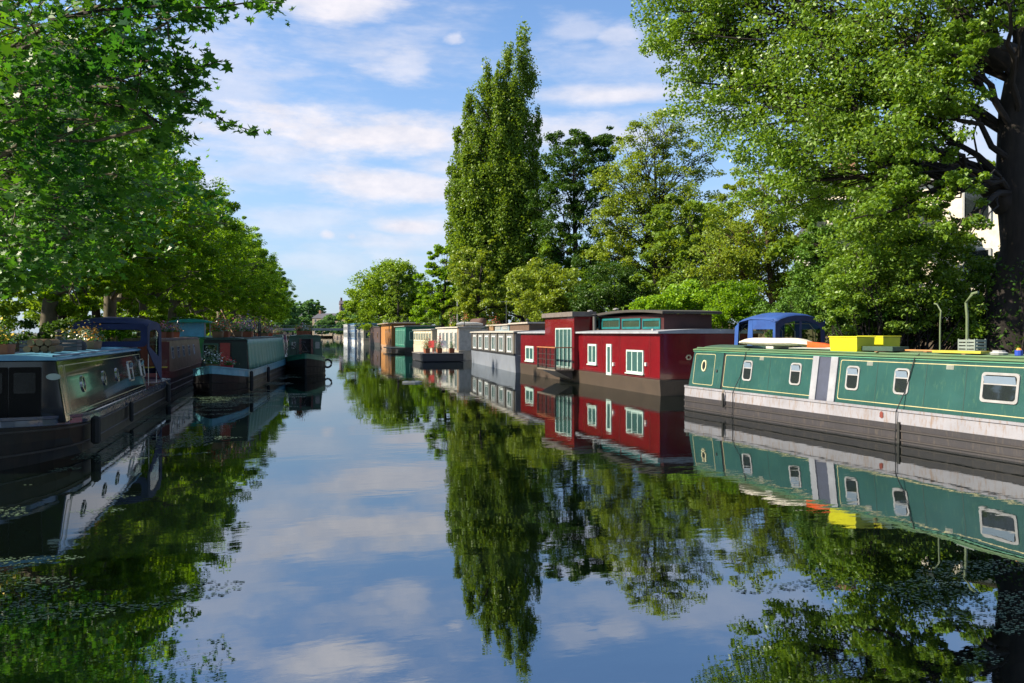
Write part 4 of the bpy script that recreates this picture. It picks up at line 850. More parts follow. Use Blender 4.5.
def red_boat():
    red = mweather('red_boards', (.135, .006, .010), (.085, .006, .009), .45, .2); red.node_tree.nodes['Principled BSDF'].inputs['Coat Weight'].default_value = .4
    hull = mweather('red_hull_brown', (.05, .035, .025), (.03, .022, .018), .6, .5)
    near, far = onz(659.5, 396), onz(520, 373.3); L = (far - near).length
    b = houseboat('red two level houseboat with teal clerestory windows and small iron balcony', near, far, L, 4.2, .58, 2.28, red, hull, mat('roof_grey', (.30, .32, .36), .5))
    x = -b.wb; Y = lambda px, py=350: b.loc(px, py, x)[0]; Z = lambda px, py: b.loc(px, py, x)[1]
    wf = mat('window_mint', (.45, .58, .54), .4)
    casement(b, b.fr, Y(644), Y(627), Z(635, 373), Z(635, 350), wf, TEALG, 3, .07)
    casement(b, b.fr, Y(597), Y(588.5), Z(592, 364), Z(592, 344), wf, TEALG, 2, .09)
    casement(b, b.fr, Y(612), Y(607), Z(609, 375), Z(609, 344), wf, TEALG, 1, .12, False)
    casement(b, b.fr, Y(534), Y(526), Z(530, 361), Z(530, 346), wf, TEALG, 2, .12)
    for px in (614, 646.5): 
        y = Y(px, 365); MB().slab(b.fr, rect(y - .05, y + .05, Z(px, 366), Z(px, 362.5)), 0, .06).build('wall_lamp', mat('lamp_white', (.6, .6, .58), .4), b.root)
    # tall entry block, standing proud of the side
    ya, yb = Y(578.5), Y(549); zt = b.loc(565, 317, x - .2)[1]
    MB().box(x - .22, x + .75, ya, yb, b.fb + .01, zt).build('entry_block', red, b.root, bevel=.01)
    MB().box(x - .36, x + .85, ya - .12, yb + .12, zt + .003, zt + .22).build('entry_roof', mat('parapet_grey', (.14, .12, .11), .7), b.root, bevel=.01)
    fr = frame((x - .22, 0, 0), (0, 1, 0), (0, 0, 1), (-1, 0, 0)); Y2 = lambda px: b.loc(px, 350, x - .22)[0]; Z2 = lambda py: b.loc(564, py, x - .22)[1]
    casement(b, fr, Y2(572), Y2(556), max(Z2(376), b.fb + .06), Z2(328), wf, TEALG, 4, .07, False)
    # clerestory: real set-back box with a curved roof
    X2 = x + 1.05; y0 = b.loc(664, 320, X2)[0]; y1 = ya + .1; zc0 = 2.30; zc = b.loc(620, 316, X2)[1]
    MB().box(X2, X2 + 2.1, y0, y1, zc0, zc).build('clerestory', mat('maroon_dark', (.05, .012, .014), .5), b.root)
    n = 12; rr = []
    for i in range(n + 1):
        u = i / n; y = y0 - .35 + (y1 + .3 - y0 + .35) * u; z = zc + .02 + .13 * (1 - (2 * u - 1) ** 2); rr.append([(X2 - .25, y, z - .02), (X2 - .25, y, z + .08), (X2 + 2.35, y, z + .08), (X2 + 2.35, y, z - .02)])
    MB().loft(rr).build('clerestory_roof', mat('roof_black', (.05, .045, .04), .7), b.root)
    fr3 = frame((X2, 0, 0), (0, 1, 0), (0, 0, 1), (-1, 0, 0)); tf = mat('teal_frame', (.012, .14, .15), .4)
    for a, c in ((581.5, 600), (602.5, 620.5), (622.5, 641), (643, 661)):
        casement(b, fr3, b.loc(c, 325, X2)[0], b.loc(a, 325, X2)[0], b.loc((a + c) / 2, 329, X2)[1], b.loc((a + c) / 2, 318.5, X2)[1], tf, mglass('green_glass', (.03, .05, .035), .05), 1, .09, False)
    for px in (585, 602, 620, 650):
        y = Y(px, 360); MB().slab(b.fr, rect(y - .012, y + .012, b.fb + .02, b.z1 - .01), 0, .006).build('panel_seam', mat('seam_red', (.07, .005, .008), .5), b.root)
    MB().slab(b.fr, rect(.02, L - .05, b.fb + .01, b.fb + .06), 0, .02).build('base_batten', mat('seam_red', (.07, .005, .008), .5), b.root)
    # stove pipe
    t = thing('flue', 'grey stove pipe with cap in front of the teal clerestory windows', 'chimney', b.world(x + .7, b.loc(594.5, 333, x + .7)[0], 2.33), b.root.rotation_euler.z)
    MB().tube([(0, 0, 0), (0, 0, .78)], .08, 12).build('pipe', mat('grey_pipe', (.09, .09, .09), .5), t, smooth=True); MB().tube([(0, 0, .8), (0, 0, .86)], .16, 12, .05).build('cap', IRON, t)
    for k, px in enumerate((590, 616)):
        t = thing('roof_vent', ['small round roof vent above the first teal window', 'small round roof vent above the middle of the teal windows'][k], 'roof vent', b.world(X2 + .6, b.loc(px, 313, X2 + .6)[0], zc + .2), 0); MB().tube([(0, 0, -.05), (0, 0, .12)], .06, 10).build('stem', IRON, t); MB().tube([(0, 0, .121), (0, 0, .17), (0, 0, .2)], [.13, .14, .05], 12).build('cowl', mat('cowl', (.3, .3, .3), .5), t)
    # balcony in front of the doors
    bx0, bx1 = x - 1.15, x - .23; by0, by1 = ya - .02, b.loc(542, 360, x - .9)[0]
    bz = .55; MB().box(bx0, bx1, by0, by1, bz, bz + .07).build('balcony_deck', mat('deck_wood', (.12, .1, .08), .7), b.root, bevel=.01)
    mb = MB()
    for i in range(0, 17):
        y = by0 + .03 + (by1 - by0 - .06) * i / 16; mb.box(bx0 + .01, bx0 + .03, y - .01, y + .01, bz + .07, bz + 1.05)
    for q in (by0 + .02, by1 - .02):
        for i in range(5): xx = bx0 + .05 + (bx1 - bx0 - .1) * i / 4; mb.box(xx - .01, xx + .01, q - .01, q + .01, bz + .07, bz + 1.05)
    for zz in (.25, .5, .75): mb.box(bx0 + .008, bx0 + .032, by0, by1, bz + zz, bz + zz + .02)
    for y in (by0 + .03, (by0 + by1) / 2, by1 - .03): mb.box(bx0 - .005, bx0 + .045, y - .025, y + .025, bz + .07, bz + 1.05)
    mb.build('railing', IRON, b.root)
    h = MB().box(bx0 - .02, bx0 + .06, by0 - .02, by1 + .02, bz + 1.053, bz + 1.1); h.box(bx0 + .062, bx1, by0 - .02, by0 + .04, bz + 1.053, bz + 1.1); h.box(bx0 + .062, bx1, by1 - .04, by1 + .02, bz + 1.053, bz + 1.1); h.build('handrail', mat('rail_wood', (.35, .14, .06), .5), b.root)
    MB().loft([[(bx0 + .1, y, bz - .001), (bx1, y, bz - .001), (bx1, y, .15)] for y in (by0 + .2, by1 - .2)]).build('bracket', IRON, b.root)
    # small emblem-like light on the end wall
    MB().ring(b.fe, ell(-.9, 1.4, .12, .11, 6), ell(-.9, 1.4, .07, .06, 6), 0, .04).build('end_lamp', mat('lamp_brass', (.5, .45, .3), .4), b.root)
    MB().box(x + .3, x + .42, 1.2, 1.32, 2.36, 2.46).build('roof_fitting', WHITE, b.root)
    return b
RB = red_boat()

def grey_boat():
    near = Vector((RB.world(-RB.hw, RB.L, 0))) + RB.d * .7; near.x -= .1; far = onz(470, 362.2); L = (far - near).length * .96
    wall = mat('grey_panel', (.16, .17, .18), .5, (.12, .12, .12), 2)
    b = houseboat('long slate grey houseboat with a row of sash windows beyond the red houseboat', near, far, L, 4.4, 1.0, 2.32, wall, mweather('grey_hull', (.13, .15, .19), (.14, .13, .12), .5, .6), mat('roof_pale', (.42, .40, .36), .6), overhang=.1)
    x = -b.wb; n = 6; wf = mat('window_grey_white', (.6, .62, .62), .4)
    for i in range(n):
        y = L * (i + .6) / (n + .2); casement(b, b.fr, y - .62, y + .62, 1.15, 2.12, wf, TEALG, 2, .09, False)
    for i in range(n + 1):
        y = L * (i + .08) / (n + .2); MB().slab(b.fr, rect(y - .09, y + .09, 1.0, 2.3), 0, .06).build('mullion', mat('pier_dark', (.09, .07, .05), .6), b.root)
    MB().slab(b.fr, rect(.0, L - .1, 1.0, 1.1), .0, .09).build('ledge', BLACK, b.root)
    # rooftop cabins
    def cab(pxa, pxb, pyt, m, X2, lab, wins=0):
        y0 = b.loc(pxb, 325, X2)[0]; y1 = b.loc(pxa, 325, X2)[0]; zt = b.loc((pxa + pxb) / 2, pyt, X2)[1]
        MB().box(X2, X2 + 2.0, y0, y1, 2.4, zt).build('roof_cabin', m, b.root, bevel=.01); MB().box(X2 - .12, X2 + 2.1, y0 - .12, y1 + .12, zt + .002, zt + .09).build('roof_cabin_top', mat('top_pale', (.4, .36, .32), .6), b.root)
        fr = frame((X2, 0, 0), (0, 1, 0), (0, 0, 1), (-1, 0, 0))
        for i in range(wins): a = y0 + (y1 - y0) * (i + .12) / wins; casement(b, fr, a, a + (y1 - y0) * .76 / wins, 2.55, zt - .08, WHITE, TEALG, 3, .05, False, 2)
    cab(510, 529, 324, mat('cabin_umber', (.1, .06, .04), .6), x + .8, 0)
    cab(495, 509, 325.5, mat('cabin_blue', (.2, .28, .34), .5), x + .8, 0, 2)
    cab(488, 494, 326, mat('cabin_umber', (.1, .06, .04), .6), x + .8, 0)
    return b
GY = grey_boat()

def white_boat():
    # white houseboat with a black pontoon in front
    near = at(469, 333, 67.5); near.z = 0; far = at(414, 333, 72); b0 = Vector((XR - 4.6 - .2, 0, 0))
    A = onz(468, 361.5); 
    b = houseboat('white houseboat with glazed doors and a black pontoon deck in front', (13.2, 66.8), (13.2, 90), 11, 4.2, .8, 2.75, mat('white_boards', (.48, .46, .42), .5), mat('hull_cream', (.42, .36, .28), .6), mat('roof_cream', (.5, .46, .4), .6))
    x = -b.wb; wf = mat('cream_frame', (.7, .66, .5), .5)
    for k, y in enumerate((1.3, 3.4, 5.5)): casement(b, b.fr, y - .5, y + .5, .85, 2.4, WHITE, TEALG, 2, .1, False)
    casement(b, b.fr, 6.9, 7.9, .85, 2.4, WHITE, TEALG, 2, .1, False); casement(b, b.fr, 8.7, 9.7, .85, 2.4, WHITE, TEALG, 2, .1, False)
    c = houseboat('low cream houseboat with a long band of windows next beyond the white houseboat', (12.9, 79), (13.1, 94), 14.5, 4.2, 1.0, 2.6, mat('cream_boards', (.42, .37, .27), .5), mat('hull_cream', (.42, .36, .28), .6), mat('roof_cream2', (.3, .3, .28), .6))
    for k in range(7): y = 1.3 + k * 2; casement(c, c.fr, y - .75, y + .75, 1.4, 2.4, wf, TEALG, 2, .12, False)
    MB().slab(b.fr, rect(.15, .45, .8, 2.75), 0, .05).build('corner_post', mat('post_brown', (.25, .14, .07), .6), b.root)
    p = MB(); hull = thing('pontoon', 'flat black pontoon moored in front of the white houseboat', 'pontoon', (11.2, 63.2, 0))
    MB().loft([[(-1.65, -.2, .02), (1.65, -.2, .02), (1.65, -.2, .62), (-1.65, -.2, .62)], [(-1.65, 5.6, .02), (1.65, 5.6, .02), (1.65, 5.6, .62), (-1.65, 5.6, .62)]]).build('float', mat('pontoon_black', (.02, .022, .03), .5), hull, bevel=.05)
    MB().box(-1.7, 1.7, -.25, 5.65, .623, .68).build('deck', mat('deck_grey', (.16, .15, .14), .7), hull)
    fcol = [(.7, .04, .04), (.7, .4, .05), (.6, .2, .4), (.7, .65, .6), (.7, .05, .03)]
    for k, (xx, yy) in enumerate(((-1.4, .3), (-1.2, 2.0), (-.2, .5), (1.0, .6), (.3, 3.4))):
        planter((11.2 + xx * .85, 63.2 + yy, .68), (.4, .4, .38), 0, ['red flowers in a tub at the left front corner of the black pontoon', 'orange flowers in a tub behind the red ones on the pontoon', 'pink flowers in a tub at the front middle of the pontoon', 'leafy white flowers in a tub at the right of the pontoon', 'tall red flowers in a tub by the houseboat doors'][k], fcol[k], 200 + k, TERRA, 'flower tubs on the black pontoon', .8, 'flower tub', 'flower_tub')
    for k, xx in enumerate((-.75, .4)):
        t = thing('deck_chair', ['red deck chair on the left of the black pontoon', 'white deck chair on the right of the black pontoon'][k], 'chair', (11.2 + xx, 63.2 + 1.3, .68), .4 * k - .3); cmm = mat(['chair_red', 'chair_white'][k], [(.5, .05, .04), (.7, .68, .65)][k], .5)
        MB().box(-.25, .25, -.25, .25, .42, .46).build('seat', cmm, t); MB().loft([[(-.25, .24, .461), (.25, .24, .461), (.25, .27, .461), (-.25, .27, .461)], [(-.23, .4, 1.0), (.23, .4, 1.0), (.23, .43, 1.0), (-.23, .43, 1.0)]]).build('backrest', cmm, t)
        for sx in (-.22, .22):
            for sy in (-.22, .22): MB().tube([(sx, sy, 0), (sx, sy, .42)], .018, 6).build('leg', cmm, t)
    # roof clutter
    b2 = b; 
    t = thing('water_tank', 'long dark tank lying on the white houseboat roof', 'tank', b.world(.6, 4.5, 2.95)); MB().tube([(0, -2.1, .35), (0, -2, .35), (0, 2, .35), (0, 2.1, .35)], [.2, .35, .35, .2], 12).build('tank', mat('tank_brown', (.08, .04, .03), .6), t, smooth=True); MB().box(-.3, .3, -1.6, -1.4, 0, .06).box(-.3, .3, 1.4, 1.6, 0, .06).build('cradle', WOOD, t)
    t = thing('rolled_awning', 'rolled white awning on the near end of the white houseboat roof', 'awning', b.world(-1.2, .8, 2.93)); MB().tube([(-.9, 0, .12), (-.5, 0, .16), (.9, 0, .15), (1.4, 0, .1)], [.1, .17, .16, .08], 10).build('roll', WHITE, t, smooth=True); MB().tube([(-.3, 0, .16), (-.24, 0, .16)], .175, 10).build('strap', BLACK, t)
    for k, y in enumerate((3.2, 9)):
        planter(b.world(-.9, y, 2.9), (.5, .8, .3), 0, ['trough of climbing red plants on the near part of the white houseboat roof', 'trough of pink plants on the far part of the white houseboat roof'][k], [(.6, .1, .05), (.5, .2, .3)][k], 230 + k, h=.7)
white_boat()

def roof_clutter(b, spec):
    for k, (kind, x, y, lb, c) in enumerate(spec):
        p = b.world(x, y, b.z1 + .16); sd_ = 500 + int(abs(p.y) * 10) + k
        if kind == 'p': planter(p, (.45, .9, .3), .1, lb, c, sd_, h=.55)
        if kind == 'm':
            t = thing('aerial_mast', lb, 'aerial', p); MB().tube([(0, 0, -.05), (0, 0, 2.3)], .025, 6).build('mast', MATS['steel'], t); mb = MB().tube([(-.45, 0, 2.2), (.45, 0, 2.2)], .012, 5)
            for q in (-.4, -.2, 0, .2, .4): mb.tube([(q, -.22, 2.2), (q, .22, 2.2)], .008, 4)
            mb.build('aerial_bars', MATS['steel'], t)
        if kind == 'c':
            t = thing('flue', lb, 'chimney', p); MB().tube([(0, 0, -.08), (0, 0, .7)], .08, 10).build('pipe', IRON, t, smooth=True); MB().tube([(0, 0, .73), (0, 0, .82)], .14, 10, .04).build('cap', IRON, t)
        if kind == 's':
            t = thing('solar_panel', lb, 'solar panel', p); MB().loft([[(-.5, -.8, .1), (.4, -.8, .45), (.4, -.8, .49), (-.5, -.8, .14)], [(-.5, .8, .1), (.4, .8, .45), (.4, .8, .49), (-.5, .8, .14)]]).build('panel', mglass('solar_glass', (.01, .015, .04), .1), t)
            for q in (-.6, .6): MB().box(.34, .38, q - .02, q + .02, -.06, .43).build('leg', MATS['steel'], t)
def far_right_boats():
    # teal shed boat and orange cabin
    b = houseboat('small teal green cabin boat with open porch deck', (12.6, 97), (12.6, 106), 10.5, 4.4, .55, 3.1, mat('teal_shed', (.012, .14, .095), .5), mat('hull_k', (.03, .03, .03), .5), mat('roof_k', (.3, .3, .27), .6), overhang=.15)
    for k in range(5): y = 1.2 + k * 2.0; casement(b, b.fr, y - .45, y + .45, .8, 2.7, mat('light_teal', (.25, .5, .4), .5), TEALG, 2, .08, False)
    for k in (-1.2, 1.2): casement(b, b.fe, k - .5, k + .5, 1.4, 2.5, mat('light_teal', (.25, .5, .4), .5), TEALG, 2, .08, False)
    MB().box(-4.0, -2.21, -.6, 8.2, .35, .5).build('porch_deck', BLACK, b.root)
    b = houseboat('orange timber cabin boat beyond the teal one', (12.2, 108.5), (12.2, 120), 14, 5.0, .6, 3.6, mat('orange_timber', (.34, .15, .03), .6, (.22, .09, .02), 4, (4, 4, .5)), mat('hull_o', (.3, .18, .1), .6), mat('roof_w', (.5, .42, .34), .6), overhang=.5)
    for k in range(3): y = 1.5 + k * 2.6; casement(b, b.fr, y - .5, y + .5, .8, 2.9, mat('brown_frame', (.2, .08, .03), .5), TEALG, 1, .1, False)
    b = houseboat('dark brown windowless barge cabin in the far right row', (12.8, 130), (12.8, 150), 20, 5, .7, 3.3, mat('umber_boards', (.04, .02, .02), .7), mat('hull_u', (.02, .02, .02), .6), mat('roof_u', (.1, .09, .09), .6))
    for k in range(2): y = 4 + k * 8; casement(b, b.fr, y - .6, y + .6, 1.4, 2.4, mat('brown_frame', (.2, .08, .03), .5), TEALG, 2, .1, False)
    for k, (Y, z, wm, lb) in enumerate(((156, 3.0, mat('pale_cladding', (.28, .27, .25), .5), 'pale houseboat with white window frames in the far right row'), (176, 4.3, mat('blue_cladding', (.10, .17, .28), .5), 'tall blue topped houseboat in the far right row'), (197, 4.4, mat('white_clad2', (.32, .33, .35), .5), 'white two storey houseboat at the far end of the right row'))):
        b = houseboat(lb, (12.2 - .3 * k, Y), (12.2 - .3 * k, Y + 16), 17, 5, .8, z, wm, mat('hull_far%d' % k, [(.4, .38, .35), (.45, .45, .45), (.5, .5, .48)][k], .6), mat('roof_far%d' % k, [(.4, .4, .4), (.1, .3, .55), (.55, .56, .58)][k], .5))
        for j in range(6):
            y = 1.8 + j * 2.6; casement(b, b.fr, y - .7, y + .7, 1.2, 2.5, WHITE, TEALG, 2, .12, False)
            if z > 4: casement(b, b.fr, y - .7, y + .7, 3.0, 4.0, WHITE, TEALG, 2, .12, False)
        for x0 in (-1.6, 1): casement(b, b.fe, x0 - .6, x0 + .6, 1.2, 2.5, WHITE, TEALG, 2, .1, False)
        if z > 4:
            for x0 in (-1.6, 1): casement(b, b.fe, x0 - .6, x0 + .6, 3.0, 4.0, WHITE, TEALG, 2, .1, False)
    # floating debris by the white boat
    t = thing('buoy_float', 'low pale dinghy hull drifting off the black pontoon', 'dinghy', (5.1, 36.9, 0), 1.2); t.scale = (.4, .4, .4); 
    MB().loft([[(-.05, -1.2, .1), (.05, -1.2, .1), (.05, -1.2, .2), (-.05, -1.2, .2)], [(-.45, -.5, -.05), (.45, -.5, -.05), (.5, -.5, .2), (-.5, -.5, .2)], [(-.5, 1, -.05), (.5, 1, -.05), (.55, 1, .18), (-.55, 1, .18)]]).build('hull', mat('float_pale', (.5, .5, .45), .5), t); MB().box(-.45, .45, .1, .3, .2, .23).build('thwart', WOOD, t)
far_right_boats()
roof_clutter(GY, [('p', -1.3, 11.5, 'trough of red flowers on the near part of the grey houseboat roof', (.6, .06, .05)), ('c', .6, 9, 'dark stove pipe on the grey houseboat roof', 0), ('m', .2, 14.5, 'tall aerial on the far half of the grey houseboat roof', 0), ('s', -1.2, 14, 'tilted solar panel on the far half of the grey houseboat roof', 0)])
roof_clutter(RB, [('s', .9, 15.5, 'tilted solar panel at the far end of the red houseboat roof', 0)])

# ------------------------------------------------------------------ bridge, buildings, lamp post, mast
def far_things():
    t = thing('footbridge', 'flat steel footbridge crossing the canal in the distance', 'bridge', (5, 300, 0)); st = mat('bridge_steel', (.10, .13, .15), .6)
    MB().box(-26, 18, -1.5, 1.5, 3.2, 3.9).build('girder', st, t)
    MB().box(-26, 18, -1.6, 1.6, 3.903, 4.0).build('deck', mat('deck_pale', (.3, .3, .3), .7), t)
    mb = MB()
    for i in range(45): mb.box(-26 + i, -25.94 + i, -1.55, -1.5, 4.0, 5.0)
    mb.box(-26, 18, -1.57, -1.49, 5.0, 5.07); mb.build('railing', st, t)
    for x in (-14, 13): MB().box(x - .8, x + .8, -1.4, 1.4, -1, 3.197).build('pier', mat('pier_brick', (.2, .14, .1), .9), t)
    def house(x, y, w, d, h, roofh, label, wm, rm, ny=4, nx=5, name='terraced_house', chim=True, rz=0, z=.9):
        t = thing(name, label, 'building', (x, y, z), rz)
        MB().box(-w / 2, w / 2, 0, d, 0, h).build('wall', wm, t)
        r = MB().loft([[(-w / 2 - .3, -.3, h + .01), (w / 2 + .3, -.3, h + .01), (w / 2 + .3, d / 2, h + roofh), (-w / 2 - .3, d / 2, h + roofh)], [(-w / 2 - .3, d + .3, h + .01), (w / 2 + .3, d + .3, h + .01), (w / 2 + .3, d / 2 + .01, h + roofh), (-w / 2 - .3, d / 2 + .01, h + roofh)]]) if False else MB().add([(-w / 2 - .3, -.3, h + .01), (w / 2 + .3, -.3, h + .01), (w / 2 + .3, d + .3, h + .01), (-w / 2 - .3, d + .3, h + .01), (-w / 2 - .3, d / 2, h + roofh), (w / 2 + .3, d / 2, h + roofh)], [(0, 1, 5, 4), (2, 3, 4, 5), (0, 4, 3), (1, 2, 5), (3, 2, 1, 0)])
        r = r.build('roof', rm, t)
        if chim:
            for cx in (-w / 2 + .8, w / 2 - .8): MB().box(cx - .5, cx + .5, d / 2 - .4, d / 2 + .4, h + roofh * .5, h + roofh + 1.6).build('chimney', mat('chimney_brick', (.25, .13, .08), .9), r)
        for j in range(ny):
            for i in range(nx):
                cx = -w / 2 + w * (i + .5) / nx; cz = h * (j + .55) / ny; ww = min(.6, w / nx * .3)
                f = MB().ring(frame((0, 0, 0), (1, 0, 0), (0, 0, 1), (0, -1, 0)), rect(cx - ww, cx + ww, cz - .9, cz + .9), rect(cx - ww + .1, cx + ww - .1, cz - .8, cz + .8), 0, .08).build('window', WHITE, t); MB().slab(frame((0, 0, 0), (1, 0, 0), (0, 0, 1), (0, -1, 0)), rect(cx - ww + .1, cx + ww - .1, cz - .8, cz + .8), .0, .03).build('pane', GLASS, f)
                cy = d * (i + .5) / nx; fw = frame((-w / 2, 0, 0), (0, 1, 0), (0, 0, 1), (-1, 0, 0))
                f = MB().ring(fw, rect(cy - ww, cy + ww, cz - .9, cz + .9), rect(cy - ww + .1, cy + ww - .1, cz - .8, cz + .8), 0, .08).build('window', WHITE, t); MB().slab(fw, rect(cy - ww + .1, cy + ww - .1, cz - .8, cz + .8), .0, .03).build('pane', GLASS, f)
        return t
    cream = mat('cream_stucco', (.22, .18, .13), .8); br = mbrick('yellow_brick', (.35, .25, .15), (.3, .2, .12), (.25, .22, .18), 3); slate = mat('slate_roof', (.08, .08, .10), .7)
    p = ground(331, 405); house(p.x, p.y, 22, 12, 9.0, 2.5, 'cream terraced houses beyond the footbridge, partly behind trees', cream, slate, 3, 6, rz=-.6)
    p = ground(349, 430); house(p.x, p.y, 9, 12, 17, 2.0, 'dark roofed brick block rising between far trees, right of the cream terrace', mat('brown_brick', (.18, .12, .12), .9), mat('roof_purple', (.09, .075, .1), .7), 4, 3, 'apartment_block')
    p = ground(300, 440); house(p.x, p.y, 26, 12, 9.5, 3, 'low brick houses beyond the left end of the footbridge', br, slate, 3, 6)
    p = ground(418, 150); house(p.x, p.y, 6, 8, 5.2, 2.6, 'small white gabled house glimpsed behind the far right trees', mat('white_render', (.7, .68, .62), .7), mat('pale_roof', (.5, .47, .44), .7), 2, 2, 'white_house', rz=.4)
    # white villa behind the big right tree and another further left
    p = ground(985, 36); house(p.x + 1.5, p.y + 2, 15, 10, 8.8, 1.2, 'pale cream villa behind the great dark trunk', mat('villa_cream', (.8, .72, .58), .7), mat('villa_roof', (.3, .28, .26), .7), 3, 5, 'villa', rz=R(-48))
    p = ground(822, 52); house(p.x + 1.5, p.y, 6, 9, 7.5, 1.5, 'white rendered house glimpsed left of the conifer', mat('white_render', (.7, .68, .62), .7), slate, 3, 2, 'white_house', rz=R(-45))
    # brown house at the far left behind the towpath
    p = ground(-14, 30); house(p.x - 10, p.y, 12, 8, 3.3, 2.2, 'dark brick house with slate roof at the far left behind the trees', mbrick('dark_brick', (.12, .08, .07), (.09, .06, .06), (.08, .08, .08), 4), slate, 1, 5, 'brick_house', rz=R(0))
    # lamp post
    p = ground(457.5, 84); t = thing('street_lamp', 'tall slim lamp post standing in front of the poplar', 'street lamp', p); h = (333 - 282) / 800 * 84 + 1.4
    MB().tube([(0, 0, 0), (0, 0, .6), (0, 0, h)], [.16, .09, .06], 8).build('post', mat('post_grey', (.25, .27, .27), .5), t); MB().tube([(0, 0, h), (-.3, 0, h + .12), (-.8, 0, h + .1)], .04, 6).build('arm', MATS['post_grey'], t); MB().loft([[(-1.25, -.12, h + .05), (-1.25, .12, h + .05), (-.7, .15, h + .05), (-.7, -.15, h + .05)], [(-1.2, -.06, h + .17), (-1.2, .06, h + .17), (-.75, .1, h + .17), (-.75, -.1, h + .17)]]).build('lantern', MATS['cowl'], t)
    p = ground(440, 100); t = thing('flag_pole', 'short green pole between the white houseboat and the trees', 'pole', p); MB().tube([(0, 0, 0), (0, 0, 4.4)], .07, 8, .05).build('post', mat('pole_green', (.04, .2, .1), .5), t); MB().tube([(0, 0, 4.4), (0, 0, 4.55)], .12, 8, .04).build('finial', MATS['cowl'], t)
    # left garden wall and railings along the towpath
    t = thing('garden_wall', 'low dark brick garden wall along the left towpath', 'wall', (-13.5, 10, .9)); MB().box(-.15, .15, 0, 150, 0, 1.1).build('wall', MATS['dark_brick'], t); MB().box(-.2, .2, -.05, 150.05, 1.103, 1.2).build('coping', MATS['coping_stone'], t)
    t = thing('garden_fence', 'tall dark timber fence behind the right bank planting', 'fence', (24, 5, .9)); mb = MB()
    mb.box(-.02, .02, 0, 120, .05, 1.9); mb.build('boards', mat('fence_dark', (.06, .045, .03), .85), t)
    mb = MB()
    for i in range(61): mb.box(-.12, -.022, i * 2 - .05, i * 2 + .05, 0, 2.0)
    mb.build('post', mat('fence_dark', (.06, .045, .03), .85), t)
far_things()

# ------------------------------------------------------------------ trees
L_PLANE = leaf('plane_leaf', (.085, .19, .012), (.15, .29, .018), (.17, .30, .016), .6, .04)
L_NEAR = leaf('near_leaf', (.016, .085, .022), (.04, .15, .025), (.085, .21, .02), .45, .08, .8)
L_POP = leaf('poplar_leaf', (.10, .17, .022), (.16, .26, .035), (.13, .22, .025), .38, .04, .25)
L_BIG = leaf('cottonwood_leaf', (.08, .165, .02), (.17, .28, .03), (.13, .24, .02), .38, .10, .5)
L_YEL = leaf('yellow_green_leaf', (.13, .24, .02), (.2, .32, .03), (.14, .24, .02), .4, .04, .3)
L_WIL = leaf('willow_leaf', (.14, .22, .025), (.22, .31, .04), (.19, .26, .03), .4, .05, .5)
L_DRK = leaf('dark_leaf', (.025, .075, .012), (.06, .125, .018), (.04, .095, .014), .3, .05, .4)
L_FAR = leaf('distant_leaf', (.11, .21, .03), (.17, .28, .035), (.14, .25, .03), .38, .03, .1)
L_HAZE = leaf('distant_haze_leaf', (.08, .19, .08), (.13, .26, .09), (.10, .22, .08), .35, .03, .1)  # bluish haze of distance is put into this leaf colour
L_VINE = leaf('vine_leaf', (.16, .32, .015), (.26, .42, .03), (.14, .28, .015), .4, .05, .6)
L_CON = leaf('conifer_leaf', (.06, .15, .02), (.12, .22, .03), (.08, .17, .02), .2, .05, .7)
def V3(p): return (p.x, p.y, p.z)

# left: near overhanging plane tree with large lobed leaves
def near_left_tree():
    base_ = Vector((-8.6, 15.5, .9)); bl = []
    S = [(40, 40, 10, 1.5, 620), (120, 20, 9.5, 1.3, 560), (20, 150, 10.5, 1.5, 620), (95, 120, 10.5, 1.3, 600), (140, 75, 9.5, .8, 330), (168, 22, 9, .55, 110), (215, -16, 9, .45, 50), (60, 210, 12, 1.5, 800), (5, 235, 12, 1.3, 620), (120, 175, 12, 1.2, 560), (155, 125, 10, .65, 180), (185, 92, 9.5, .35, 40),
         (60, -60, 11, 2, 700), (160, -60, 10.5, 1.6, 500), (-60, 80, 12, 2.2, 700), (-60, 220, 14, 2, 600), (30, 100, 15, 2.6, 1300), (110, 190, 17, 2.2, 1200), (20, 230, 17, 1.7, 1000), (90, 50, 14, 2.2, 1000)]
    for (px, py, D, r, n) in S: bl.append((V3(at(px, py, D)), (r, r, r * .8), int(n * 1.35)))
    ex = []; tubes = []
    for k, (pts, n) in enumerate((([(60, 70, 10), (120, 80, 9.6), (160, 92, 9.4), (195, 100, 9.2), (225, 122, 9.1), (258, 133, 9.0)], 42), ([(50, 20, 10), (100, 10, 9.4), (160, 6, 9.2), (215, 8, 9), (250, 2, 8.9), (282, 3, 8.9)], 46), ([(60, 60, 10), (120, 60, 9.6), (160, 62, 9.4), (190, 70, 9.2), (223, 60, 9.1)], 24), ([(80, 100, 10), (140, 110, 9.7), (170, 130, 9.5), (190, 140, 9.4)], 28))):
        P = [at(*p) - base_ for p in pts]; tubes.append(P); g = np.random.default_rng(k + 70)
        for i in range(n * 2):
            u = g.random() ** .8 * (len(P) - 1.001); a = int(u); q = P[a].lerp(P[a + 1], u - a); w_ = 1 - .5 * u / len(P); ex.append((q.x + g.normal() * .10 * w_, q.y + g.normal() * .16 * w_, q.z - abs(g.normal()) * .11 * w_ + .03))
    t = tree('near plane tree with large lobed leaves overhanging the water at the upper left', base_, bl, L_NEAR, BARK_PALE, .3, .2, 3, name='plane_tree', shape=LOBED, clump=.33, shell=.25, fork=.3, twigs=.35, flat=.7, tips=.006, nclumpf=26, top=9, extra=np.array(ex), limbmax=.04)
    for P in tubes: MB().tube(P, .022, 5, .005).build('branch', BARK, t)
near_left_tree()

